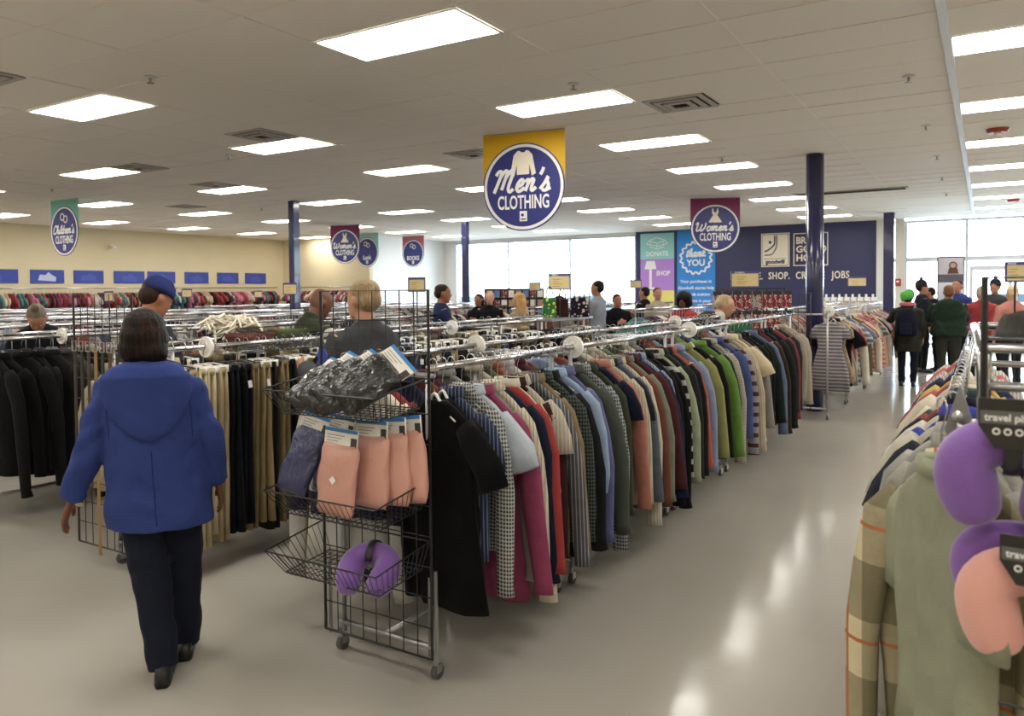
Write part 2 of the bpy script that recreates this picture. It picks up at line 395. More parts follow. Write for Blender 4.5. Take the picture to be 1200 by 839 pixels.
# ---- ceiling: grid, tiles, troffers, vents
TX, TY = 1.31, .60125
GX0, GY0 = -.25, 4.366+.3006
ceil = MB().box(XL, XR, YB, YF, HC+.16, HC+.25).build('ceiling', mat('plenum_dark', (.1, .1, .1), .9)); ceil['kind'] = 'structure'
g = MB()
for k in range(-17, 7):
    x = GX0+k*TX
    if XL < x < XR: g.box(x-.013, x+.013, YB, YF, HC-.0075, HC+.004)
for m_ in range(-18, 33):
    y = GY0+m_*TY
    if YB < y < YF: g.box(XL, XR, y-.012, y+.012, HC-.0072, HC+.004)
g.build('ceiling_grid', GRID, ceil)
main = MB().box(GX0-.03, GX0+.03, YB, YF, HC-.03, HC-.0075).build('main_runner', mat('white_runner', (.72, .72, .74), .5), ceil)
LCOLS = [-3.526-3.93*i for i in range(-2, 5)]; LROWS = [4.366+2.405*j for j in range(-3, 8)]
VENTS = [(-2.35, 7.22, .5), (-7.02, 6.04, .5), (-10.34, 6.7, .5), (-7.1, 3.4, .5), (-10.97, 8.43, .5), (-14.6, 10.6, .5), (-5.8, 8.39, .5)]
def cellof(x, y): return (math.floor((x-GX0)/TX), math.floor((y-GY0)/TY))
taken = set()
for x in LCOLS:
    for y in LROWS: taken.add(cellof(x, y))
VC = []
for (x, y, s_) in VENTS:
    c_ = cellof(x, y)
    if c_ not in taken: taken.add(c_); VC.append((*c_, 0 if x < GX0+(c_[0]+.5)*TX else 1))
cells = []
fw = Vector((-sin(YAW), cos(YAW))); rt = Vector((cos(YAW), sin(YAW)))
for k in range(-17, 6):
    for m_ in range(-17, 32):
        if (k, m_) in taken: continue
        x0, x1 = max(GX0+k*TX, XL)+.013, min(GX0+(k+1)*TX, XR)-.013; y0, y1 = max(GY0+m_*TY, YB)+.012, min(GY0+(m_+1)*TY, YF)-.012
        if x1-x0 < .05 or y1-y0 < .05: continue
        c = Vector(((x0+x1)/2, (y0+y1)/2)); d = c.dot(fw); r = c.dot(rt)
        vis = d > 1.5 and abs(r/d) < .74 and 1.8/d*FPX < 370
        cells.append((0 if vis else 1, d if vis else c.length, x0, x1, y0, y1, TX-.027 < x1-x0+.001 and TY-.025 < y1-y0+.001))
cells.sort(key=lambda c: c[:2])
tm = MB().box(-(TX-.026)/2, (TX-.026)/2, -(TY-.024)/2, (TY-.024)/2, 0, .015).mesh('ceiling_tile', TILE)
rest = MB()
for (k, m_, sd) in VC:
    y0 = GY0+m_*TY; xa = GX0+k*TX+(.63 if sd == 0 else .013)
    rest.box(xa, xa+.667, y0+.012, y0+TY-.012, HC-.004, HC+.011)
nt_ = 0; rt_ = random.Random(5)
for (v, d, x0, x1, y0, y1, full) in cells:
    if v == 0 and nt_ < 300 and full:
        link('ceiling_tile', tm, ceil, ((x0+x1)/2, (y0+y1)/2, HC-.004+rt_.uniform(-.003, .002))); nt_ += 1
    else: rest.box(x0, x1, y0, y1, HC-.004, HC+.011)
o = rest.build('ceiling_tiles_beyond', TILE, ceil); o['kind'] = 'stuff'

LIT = emis('light_diffuser', (1.0, .955, .88), LIGHT_E)
fr = MB()
a_, b_ = .635, .285
fr.box(-a_, a_, -b_, -b_+.02, -.012, .0).box(-a_, a_, b_-.02, b_, -.012, 0).box(-a_, -a_+.02, -b_+.02, b_-.02, -.012, 0).box(a_-.02, a_, -b_+.02, b_-.02, -.012, 0)
fr.box(-a_, a_, -b_, b_, .03, .08)
frm = fr.mesh('frame', mat('fixture_white', (.75, .75, .73), .5))
dfm = MB().box(-a_+.02, a_-.02, -b_+.02, b_-.02, -.008, -.002).mesh('diffuser', LIT)
rown = ['nearest the camera', 'second', 'third', 'fourth', 'fifth', 'sixth', 'seventh', 'farthest']
coln = {-2: 'far right column', -1: 'right of the white ceiling runner', 0: 'column left of the white ceiling runner', 1: 'second column left of the runner', 2: 'third column left of the runner', 3: 'fourth column left of the runner', 4: 'leftmost column'}
for ci, x in zip(range(-2, 5), LCOLS):
    for ri, y in zip(range(-3, 8), LROWS):
        if y < YB+.5 or x > XR: continue
        if x < -17.5 and y > 19: continue
        lab = f'bright rectangular ceiling light, {rown[ri]}, {coln[ci]}' if ri >= 0 else f'ceiling light overhead behind the camera, {["third", "second", "first"][ri+3]} row back, {coln[ci]}'
        if ci == -2 and ri >= 0: lab = f'bright rectangular ceiling light, {rown[ri]}, outside the right picture edge'
        e = empty('ceiling_light', (x, y, HC-.002), 0, lab, 'light', 'rectangular ceiling lights')
        link('frame', frm, e); link('diffuser', dfm, e)
vb = MB().box(-.3, .3, -.3, .3, .01, .05).mesh('vent_housing', mat('vent_dark', (.05, .045, .04), .8))
VW = mat('vent_white', (.45, .42, .38), .5)
def vsq(s, z): return MB().box(-s, s, -s, -s+.05, z, z+.012).box(-s, s, s-.05, s, z, z+.012).box(-s, -s+.05, -s+.05, s-.05, z, z+.012).box(s-.05, s, -s+.05, s-.05, z, z+.012)
vms = [vsq(s, z).mesh('louvre', VW) for s, z in ((.29, -.012), (.21, -.02), (.13, -.028))]
vnames = ['above the aisle right of the oval yellow-topped sign', 'above the second row of lights', 'near the left lights', 'at the far left edge of the picture', 'beside a middle left light', 'far left near the cream wall', 'left of the hanging yellow-topped sign']
for (k, m_, sd), nm in zip(VC, vnames):
    e = empty('ceiling_vent', (GX0+k*TX+(.32 if sd == 0 else .99), GY0+(m_+.5)*TY, HC-.006), 0, 'square grey air vent in the ceiling '+nm, 'vent', 'ceiling vents')
    link('vent_housing', vb, e)
    for q in vms: link('louvre', q, e)
e = empty('ceiling_vent', (-2.2, 15.9, HC-.004), 0, 'long dark linear air vent behind the near navy column', 'vent', 'ceiling vents')
MB().box(-1.0, 1.0, -.14, .14, -.02, 0).build('frame', VW, e); 
for i in range(5): MB().box(-.95, .95, -.11+.05*i, -.09+.05*i, -.03, -.012).build('louvre', mat('vent_dark', (.05, .045, .04)), e)
# sprinklers and detectors
SPR = mat('sprinkler_metal', (.35, .33, .32), .4, .8)
sp1 = MB().disc(.045, -.004, .004).mesh('escutcheon', WHW)
for (px, py, lb) in [(176, 89, 'above the leftmost light'), (672, 97, 'beside the light over the hanging sign'), (846, 184, 'between two right lights'), (269, 181, 'left of the middle light'), (547, 178, 'left of the hanging sign'), (61, 220, 'far left'), (307, 243, 'near the left pole'), (1065, 88, 'nearest left of the white runner'), (1085, 146, 'second along the white runner'), (1098, 182, 'third along the white runner'), (1104, 207, 'fourth along the white runner'), (1109, 226, 'farthest along the white runner')]:
    p = at_z(px, py, HC)
    e = empty('sprinkler', (p.x, p.y, HC-.012), 0, 'small metal ceiling sprinkler '+lb, 'sprinkler', 'ceiling sprinklers')
    MB().tube([(0, 0, 0), (0, 0, -.045)], [.012, .009], 8).tube([(0, 0, -.045), (0, 0, -.05)], .03, 10).build('sprinkler_head', SPR, e)
    MB().tube([(0, 0, .002), (0, 0, -.006)], .05, 16).build('escutcheon', WHW, e)
p = at_z(1169, 150, HC)
e = empty('fire_alarm', (p.x, p.y, HC-.012), 0, 'round red ceiling fire strobe beside the second right light', 'alarm')
MB().tube([(0, 0, 0), (0, 0, -.045)], [.12, .1], 20).build('alarm_body', mat('alarm_red', (.35, .05, .03), .4), e)
MB().ell((0, 0, -.05), .035, .035, .025).build('strobe_lens', WHITE, e, True)
p = at_z(1179, 240, HC)
e = empty('fire_alarm', (.5, 19.5, HC-.012), 0, 'small far red ceiling fire strobe near the entrance', 'alarm')
MB().tube([(0, 0, 0), (0, 0, -.045)], [.12, .1], 20).build('alarm_body', mat('alarm_red', (.35, .05, .03), .4), e)
p = at_y(1052, 331, YF-.03)
e = empty('fire_alarm', (p.x, YF-.002, p.z), 0, 'red fire alarm box on the pale pier beside the entrance', 'alarm', None)
MB().box(-.08, .08, -.05, 0, -.1, .1).build('alarm_body', mat('alarm_red', (.35, .05, .03), .4), e)
MB().box(-.03, .03, -.06, -.05, .0, .05).build('strobe_lens', WHITE, e)
e = empty('security_camera', (XL+.02, 12.9, 3.05), 0, 'small white security camera high on the cream left wall', 'camera')
MB().tube([(0, 0, 0), (.1, 0, 0)], .025, 8).build('bracket', WHW, e); MB().box(.06, .24, -.05, .05, -.09, -.015).build('camera_body', WHW, e)
# columns
def column(x, y, r, nm, sq=False):
    mb = MB()
    if sq: mb.box(x-r, x+r, y-r, y+r, 0, HC-.012)
    else: mb.tube([(x, y, 0), (x, y, HC-.012)], r, 40)
    o = struct(nm, mb, mat('navy_gloss', (.022, .024, .085), .22, coat=.4), smooth=not sq)
    if not sq:
        bm = bmesh.new(); bm.from_mesh(o.data)
        for f in bm.faces: f.smooth = abs(f.normal.z) < .5
        bm.to_mesh(o.data); bm.free()
column(-1.985, 11.2, .115, 'column_1')
column(-2.02, 21.2, .12, 'column_2', True)
column(-11.77, 10.96, .075, 'column_3', True)
column(-11.75, 16.9, .075, 'column_4', True)
# blue boards on the left wall
BB = mat('blue_wall_board', (.035, .06, .33), .5, var=.12, vscale=9)
for i, (y0, y1) in enumerate([(9.2, 10.43), (10.73, 11.6), (11.86, 12.7), (13.01, 13.95), (14.05, 14.97), (15.31, 16.17), (16.5, 17.34), (17.62, 18.5)]):
    lb = ['at the left picture edge', 'second from the left with white print', 'third from the left', 'left of the blue cap', 'right of the blue cap', 'sixth along', 'second from the corner', 'nearest the corner'][i]
    e = empty('wall_board', (XL+.004, (y0+y1)/2, 2.15), pi/2, 'blue category board on the cream wall, '+lb, 'sign', 'blue boards on the cream wall')
    e.location.z = 2.15
    MB().box(-(y1-y0)/2, (y1-y0)/2, -.02, 0, -.18, .18).build('board', BB, e)
    MB().prism([(-.25, -.1), (.2, -.13), (.22, -.02), (.1, .05), (.02, .12), (-.05, .04), (-.2, .05)], -.024, -.02).build('printed_shape', mat('board_print', (.5, .55, .75), .6) if i == 1 else mat('board_dim', (.06, .09, .42), .6), e)
# fluorescent glow-free placards on far signs come later
# ================================================================ signs
def goodwill_mark(parent, cx, cz, s, y, light, dark, name='emblem'):
    """square emblem: half face formed by a letter g, wordmark below"""
    MB().box(cx-s/2, cx+s/2, y-.002, y, cz-s*.62, cz+s*.62).build(name+'_ground', light, parent)
    m = MB(); yy = y-.003
    c0, z0 = cx-s*.2, cz+s*.22
    m.disc(s*.06, yy-.001, yy, c0, z0+s*.1, 16)
    arc = [(cx-s*.42, z0-s*.28), (cx-s*.25, z0-s*.2), (cx-s*.05, z0-s*.02), (cx-s*.02, z0+s*.1), (cx-s*.02, z0+s*.36)]
    for pts, r in ((arc, .02*s),):
        q = catmull([(a, 0, b) for a, b in pts], 5)
        m.tube([(p.x, yy, p.z) for p in q], [(r*1.5, .001)]*len(q), 6, ref=(0, 0, 1))
    arc2 = [(cx-s*.42, z0-s*.42), (cx-s*.15, z0-s*.4), (cx+s*.0, z0-s*.22), (cx+s*.06, z0+s*.0), (cx+s*.06, z0+s*.36)]
    q = catmull([(a, 0, b) for a, b in arc2], 5); m.tube([(p.x, yy, p.z) for p in q], [(s*.022, .001)]*len(q), 6, ref=(0, 0, 1))
    m.box(cx-s*.44, cx+s*.44, yy-.001, yy, cz-s*.36, cz-s*.345)
    m.build(name, dark, parent)
    text('goodwill', s*.22, dark, parent, cx, cz-s*.55, yy-.001, bold=.05)

def sweater(cx, cz, s, y):
    pts = [(-.22, .5), (-.12, .5), (-.07, .44), (.07, .44), (.12, .5), (.22, .5), (.38, .34), (.52, -.38), (.36, -.46), (.25, .0), (.25, -.4), (-.25, -.4), (-.25, .0), (-.36, -.46), (-.52, -.38), (-.38, .34)]
    return MB().prism([(cx+a*s, cz+b*s) for a, b in pts], y-.002, y)
def dress(cx, cz, s, y):
    pts = [(-.2, .5), (-.14, .5), (-.1, .3), (0, .22), (.1, .3), (.14, .5), (.2, .5), (.22, .2), (.14, .05), (.45, -.42), (.3, -.47), (.15, -.44), (0, -.48), (-.15, -.44), (-.3, -.47), (-.45, -.42), (-.14, .05), (-.22, .2)]
    return MB().prism([(cx+a*s, cz+b*s) for a, b in pts], y-.002, y)
def blob_icon(cx, cz, s, y):
    m = MB(); m.ring(s*.18, s*.26, y-.002, y, cx-s*.2, cz+s*.08, 20); m.ring(s*.18, s*.26, y-.002, y, cx+s*.18, cz-s*.08, 20); return m

def round_sign(pos, rz, bcol, words, icon, label, D=.95, hang=.0, big=True):
    """banner with a round navy medallion, hung on wires from the ceiling"""
    e = empty('hanging_sign', (pos.x, pos.y, HC-.02), rz, label, 'sign', 'round department signs hanging from the ceiling')
    top = -hang; cz = top-.12-D/2
    MB().box(-D*.5, D*.5, -.003, .003, top-D*.72, top).build('banner', mat('banner_'+bcol, srgb(bcol), .6, var=.06, vscale=2), e)
    MB().tube([(-D*.5, 0, top), (D*.5, 0, top)], .008, 8).build('top_rail', STEEL, e)
    for sx in (-.4, .4): MB().tube([(sx*D, 0, top), (sx*D, 0, .018)], .002, 5).build('wire', STEEL, e)
    MB().disc(D/2, -.012, -.0035, 0, cz, 56).build('rim_back', BLUEP, e)
    MB().ring(D*.452, D*.485, -.0145, -.012, 0, cz, 56).build('rim', WHITE, e)
    fb = -.0122
    icon(0, cz+D*.26, D*.3, fb-.001).build('icon', CREAM, e)
    w1, w2 = words
    if w1: script(w1, D*(.68 if len(w1) < 7 else .76), WHITE, e, -.02*D, cz-.05*D, fb-.004, pen=.15 if len(w1) < 7 else .16)
    text(w2, D*.215, WHITE, e, 0, cz-D*.245, fb-.003, bold=.022, wscale=.58 if len(w2) > 6 else .8, name='lettering')
    MB().box(-D*.045, D*.045, fb-.003, fb-.001, cz-D*.39, cz-D*.275).build('emblem_ground', WHITE, e)
    MB().disc(D*.018, fb-.005, fb-.003, -D*.01, cz-D*.32, 12).box(-D*.03, D*.03, fb-.005, fb-.003, cz-D*.375, cz-D*.36).build('emblem', BLUEP, e)
    # the same on the back is printed too
    return e
pm = at_z(613, 153, HC)
round_sign(pm, radians(9), 'd9ab12', ("Men's", 'CLOTHING'), sweater, "large round navy Men's Clothing sign on a yellow banner over the near aisle", 1.0)
round_sign(at_z(838, 231, HC), radians(24), '7c2358', ("Women's", 'CLOTHING'), dress, "round navy Women's Clothing sign on plum banner, in front of the navy wall", .97)
round_sign(at_z(75, 233, HC), radians(0), '6fb5a8', ("Children's".replace("Children's", "Children's"), 'CLOTHING'), blob_icon, "round Children's Clothing sign on a teal banner at far left", .95)
round_sign(at_z(404, 263, HC), radians(10), '7c2358', ("Women's", 'CLOTHING'), dress, "round Women's Clothing sign on plum banner right of the slim navy pole", .93)
round_sign(at_z(430, 273, HC), radians(0), '8cc7bd', (None, 'Look'), blob_icon, 'small round sign on pale teal banner just behind the plum one', .93)
round_sign(at_z(484, 276, HC), radians(0), 'b4606c', (None, 'BOOKS'), blob_icon, 'small round sign on red banner before the white wall', .9)

# posters by the shop window
def poster(name, x0, x1, z0, z1, label):
    e = empty(name, ((x0+x1)/2, YF-.002, 0), 0, label, 'poster'); return e, x1-x0
e, W = poster('poster', -9.44, -8.32, .8, 3.42, 'tall teal, purple and yellow DONATE and SHOP banner beside the window')
MB().box(-W/2, W/2, 0, .01, 2.62, 3.43).build('teal_panel', mat('poster_teal', (.30, .64, .64), .6), e)
MB().box(-W/2, W/2, 0, .01, 1.62, 2.62).build('purple_panel', mat('poster_purple', (.46, .24, .70), .6), e)
MB().box(-W/2, W/2, 0, .01, .8, 1.62).build('yellow_panel', mat('poster_yellow', (.80, .74, .20), .6), e)
PW = mat('poster_white', (.85, .86, .88), .6)
text('DONATE', .2, PW, e, 0, 2.72, -.002, bold=.03, wscale=.9)
text('SHOP', .2, PW, e, .2, 2.1, -.002, bold=.03, wscale=.9)
bx = MB()
for a, b in (((-.28, 3.2), (0, 3.3)), ((0, 3.3), (.28, 3.2)), ((-.28, 3.2), (0, 3.12)), ((0, 3.12), (.28, 3.2)), ((-.22, 3.17), (-.22, 3.0)), ((.22, 3.17), (.22, 3.0)), ((-.22, 3.0), (0, 2.93)), ((0, 2.93), (.22, 3.0)), ((0, 3.12), (0, 2.93)), ((-.28, 3.2), (-.34, 3.1)), ((.28, 3.2), (.34, 3.1)), ((-.34, 3.1), (0, 3.02)), ((.34, 3.1), (0, 3.02))):
    bx.tube([(a[0], -.003, a[1]), (b[0], -.003, b[1])], [(.012, .001)]*2, 4, ref=(0, 0, 1))
bx.build('box_icon', PW, e)
MB().prism([(-.42, 2.3), (-.36, 2.56), (-.08, 2.56), (-.02, 2.3)], -.004, 0).box(-.26, -.18, -.004, 0, 1.72, 2.3).box(-.36, -.08, -.004, 0, 1.66, 1.72).build('lamp_icon', PW, e)
e, W = poster('poster', -8.22, -7.02, .7, 3.47, 'tall bright blue thank YOU banner with white starburst')
MB().box(-W/2, W/2, 0, .01, .7, 3.47).build('banner_panel', mat('poster_blue', (.03, .25, .72), .6), e)
st = MB(); pts = []
for k in range(32):
    a = 2*pi*k/32; r = .52 if k % 2 else .43; pts.append((r*cos(a), r*sin(a)+2.62))
for k in range(32):
    a, b = pts[k], pts[(k+1) % 32]; st.tube([(a[0], -.003, a[1]), (b[0], -.003, b[1])], [(.026, .001)]*2, 4, ref=(0, 0, 1))
st.build('starburst', PW, e)
script('thank', .62, PW, e, 0, 2.66, -.004, pen=.2)
text('YOU', .27, PW, e, 0, 2.38, -.003, bold=.03)
for i, l in enumerate(['Your purchases in', 'Goodwill stores help', 'fund job training', 'and more in your', 'community']): text(l, .135, PW, e, 0, 1.85-.2*i, -.003, bold=.02)
# navy wall: emblem, framed slogan, wall lettering
e = empty('wall_emblem', (-5.24, YF-.001, 2.78), 0, 'square white smiling g emblem on the navy wall', 'logo')
goodwill_mark(e, 0, 0, .72, -.02, CREAM, NAVY)
MB().box(-.4, .4, -.018, 0, -.49, -.465).box(-.4, .4, -.018, 0, .465, .49).box(-.4, -.375, -.018, 0, -.465, .465).box(.375, .4, -.018, 0, -.465, .465).build('emblem_frame', CREAM, e)
e = empty('wall_slogan', (-4.26, YF-.001, 2.77), 0, 'square framed BRING GOOD HOME slogan on the navy wall', 'sign')
MB().box(-.47, .47, -.018, 0, -.47, -.445).box(-.47, .47, -.018, 0, .445, .47).box(-.47, -.445, -.018, 0, -.445, .445).box(.445, .47, -.018, 0, -.445, .445).build('slogan_frame', CREAM, e)
for i, l in enumerate(['BRING', 'GOOD', 'HOME']): text(l, .27, CREAM, e, -.4, .17-.25*i, -.01, bold=.03, align='LEFT', wscale=[.86, .98, .98][i])
e = empty('wall_lettering', (-4.95, YF-.001, 1.93), 0, 'white DONATE. SHOP. CREATE JOBS. letters along the navy wall', 'lettering')
xr = 1.72
for wd in ('JOBS', 'CREATE', 'SHOP.', 'DONATE.'):
    t = text(wd, .29, CREAM, e, xr, 0, -.01, bold=.015, align='RIGHT', wscale=.70, depth=.01, space=1.12)
    xr += min(v.co.x for v in t.data.vertices)*.70-.17

# small price placards standing on the racks
PY = mat('placard_yellow', (.72, .60, .30), .6); PB = mat('placard_border', (.08, .07, .22), .5)
def placard(px0, py0, px1, py1, depth, zrail, label, head=''):
    s = FPX/depth; c = at_depth((px0+px1)/2, depth); w_ = (px1-px0)/s; h_ = (py1-py0)/s; zc = H-((py0+py1)/2-336)/s
    e = empty('price_placard', (c.x, c.y, zrail), YAW-.1, label, 'sign', 'small yellow price placards standing on racks')
    b = zc-h_/2-zrail
    MB().box(-w_/2, w_/2, -.004, .004, b, b+h_).build('placard_board', PY, e)
    MB().box(-w_/2, w_/2, -.0065, -.004, b+h_*.84, b+h_).box(-w_/2, -w_/2+.012, -.0065, -.004, b, b+h_*.84).box(w_/2-.012, w_/2, -.0065, -.004, b, b+h_*.84).box(-w_/2+.012, w_/2-.012, -.0065, -.004, b, b+.012).build('placard_border', PB, e)
    if head: text(head, h_*.13, WHITE, e, -w_*.2, b+h_*.86, -.007, bold=.02)
    pr = MB()
    for i in range(4): pr.box(-w_*.3, w_*(-.3+[.35, .25, .4, .3][i]), -.006, -.0041, b+h_*(.62-.14*i), b+h_*(.65-.14*i))
    pr.build('printed_lines', mat('print_red', (.45, .2, .12), .6), e)
    MB().tube([(0, .012, -zrail), (0, .012, b+.03)], .007, 8).build('post', BLACKP, e); MB().tube([(0, .012, -zrail), (0, .012, -zrail+.02)], .12, 16).build('foot', BLACKP, e)
placard(643, 318, 669, 337, 8.6, 1.39, 'yellow price placard left of the white-shirted man', "MEN'S")
placard(857, 317, 889.5, 336, 9.6, 1.45, 'yellow price placard above the red packaged goods', "WOMEN'S")
placard(478.5, 321, 499, 338, 8.5, 1.39, 'yellow price placard behind the grey-jacketed man')
placard(332, 326, 349, 340, 10.2, 1.39, 'yellow price placard at the slim left navy pole')
placard(620, 328, 634, 338, 12, 1.39, 'tiny yellow price placard in front of the magazine rack')
placard(738, 326, 752, 336, 13.5, 1.39, 'tiny price placard left of the purple banner')
placard(994, 325, 1015, 336, 18, 1.35, 'orange-topped price placard against the navy wall')
placard(1178, 309, 1203, 333, 5.5, 1.5, 'yellow SHOES placard above the right rack', 'SHOES')
placard(213, 332, 226, 342, 13, 1.3, 'tiny yellow placard before the blue wall boards')
placard(122, 334, 134, 346, 11, 1.3, 'small cream placard left of the blue-capped man')
placard(298, 335, 308, 343, 15, 1.3, 'tiny cream placard near the cream wall corner')
# ================================================================ racks
ZR = 1.365
def caster_parts(parent, x, y, z=.1):
    c = MB().tube([(x, y, z), (x, y, z-.035)], .012, 8).box(x-.014, x+.014, y-.005, y+.03, z-.07, z-.035).build('caster', STEEL, parent)
    MB().tube([(x-.011, y+.012, .034), (x+.011, y+.012, .034)], .034, 16).build('wheel', RUBBER, c, True)
    return c
def rack(x0, x1, y0, y1, label, group='chrome clothes racks on casters', z=ZR, far=False, base=True, inset=0.0):
    e = empty('clothes_rack', ((x0+x1)/2, y0, 0), 0, label, 'clothes rack', group)
    hw = (x1-x0)/2; L = y1-y0
    for sx in (-1, 1):
        MB().tube([(sx*hw, .0, z), (sx*hw, L+.02, z)], .0165, 8 if far else 12).build('hanging_rail', CHROME, e, True)
    for y in (.04, L-.04):
        for sx in (-1, 1):
            MB().tube([(sx*(hw-inset), y, .1), (sx*(hw-inset), y, z-.035 if inset else z-.005)], .0115, 6 if far else 10).build('post', STEEL, e, True)
            if not far: caster_parts(e, sx*(hw-inset*.3), y)
        for zz in (z-.035, .14): MB().tube([(-hw, y, zz), (hw, y, zz)], .012, 6 if far else 10).build('crossbar', STEEL, e, True)
    if base: MB().tube([(0, .04, .14), (0, L-.04, .14)], .014, 8).build('base_bar', STEEL, e, True)
    if far:
        c = MB()
        for y in (.04, L-.04):
            for sx in (-hw, hw): c.tube([(sx-.011, y, .034), (sx+.011, y, .034)], .034, 10).box(sx-.01, sx+.01, y-.012, y+.012, .04, .11)
        c.build('casters', RUBBER, e)
    return e
rack(-2.6, -2.02, 2.62, 3.82, 'chrome double rail clothes rack nearest the camera, behind the wire grid panel', base=True, inset=.035)
rack(-2.6, -2.02, 3.9, 5.52, 'chrome double rail clothes rack, second along the central row')
rack(-2.6, -2.02, 5.6, 6.92, 'chrome double rail clothes rack, third along the central row')
rack(-2.6, -2.02, 7.02, 8.42, 'chrome double rail clothes rack, fourth along the central row')
rack(-2.6, -2.02, 8.5, 9.85, 'chrome double rail clothes rack at the far end of the central row')
for (a, b, n) in ((2.78, 4.5, 'beside the woman in the blue coat'), (4.58, 6.3, 'behind the grey-jacketed man'), (6.38, 8.3, 'at the far end of the trousers row')):
    rack(-4.62, -4.05, a, b, 'chrome double rail rack of the trousers row, '+n)
for (a, b, n) in ((2.6, 4.4, 'carrying the dark jackets at left'), (4.48, 6.3, 'second in the dark jackets row'), (6.38, 8.3, 'far end of the dark jackets row')):
    rack(-6.85, -6.2, a, b, 'chrome double rail rack '+n)
ROWN = ['third', 'fourth', 'fifth', 'sixth', 'seventh']
rows_far = [(-8.95, -8.35), (-11.05, -10.45), (-13.15, -12.55), (-15.25, -14.65), (-17.3, -16.7)]
FG = 'chrome clothes racks in the left back area'
for (a, b) in rows_far:
    for (c, d) in ((3.6, 6.7), (6.8, 9.9)):
        rack(a, b, c, d, f'{"nearer" if c < 5 else "farther"} chrome clothes rack in the {ROWN[round((-8.95-a)/2.1)]} row left of the central row', FG, far=True)
rows2 = [(-4.62, -4.05), (-6.85, -6.2), (-8.95, -8.35), (-11.05, -10.45), (-13.15, -12.55), (-15.25, -14.65)]
for (a, b) in rows2:
    for (c, d) in ((11.2, 14.2), (14.3, 17.3)):
        rack(a, b, c, d, f'{"nearer" if c < 12 else "farther"} rack of the back rows, {["first", "second", "third", "fourth", "fifth", "sixth"][rows2.index((a, b))]} row left of the navy column', 'chrome clothes racks in the back rows', far=True)
rack(-2.45, -1.7, 10.42, 12.0, 'clothes rack around the near navy column, nearest section', z=1.38)
rack(-2.45, -1.7, 12.1, 14.0, 'clothes rack beyond the near navy column, middle section', z=1.38)
rack(-2.45, -1.7, 14.1, 16.4, 'clothes rack beyond the near navy column, farthest section', z=1.38)

# white size divider discs on the rails
dm = MB()
for (r0, r1) in ((.02, .062),): dm.ring(r0, r1, -.006, .006, 0, 0, 22)
dm.ring(.02, .032, -.018, .018, 0, 0, 16)
dm = dm.mesh('size_divider', CLEARP)
dm2 = MB().ring(.058, .064, -.009, .009, 0, 0, 22).mesh('divider_rim', CLEARP)
for i, (x, y, z) in enumerate([(-2.6, 3.84, ZR), (-2.02, 3.98, ZR), (-2.6, 7.33, ZR), (-2.02, 6.03, ZR), (-2.6, 8.83, ZR), (-2.45, 10.6, 1.38), (-1.7, 10.6, 1.38), (-1.7, 13.2, 1.38), (-2.45, 14.6, 1.38), (-4.05, 3.05, ZR), (-4.05, 4.1, ZR), (-4.05, 5.6, ZR), (-4.62, 5.0, ZR), (-6.2, 3.35, ZR)]):
    o = link('size_divider', dm, None, (x, y, z)); link('divider_rim', dm2, o)
    n = ['nearest, on the central row back rail', 'large, on the central row front rail near the camera', 'on the central row back rail mid way', 'on the central row front rail mid way', 'at the far end of the central back rail', 'left of the near navy column', 'in front of the near navy column', 'right of the near navy column', 'beyond the near navy column', "right of the blue-coated woman's head", 'over the khaki trousers', 'behind the grid panel on the trousers rail', 'on the far trousers rail', 'above the dark jackets'][i]
    tag(o, 'round white plastic size divider '+n, 'divider', 'round size dividers on the rails')

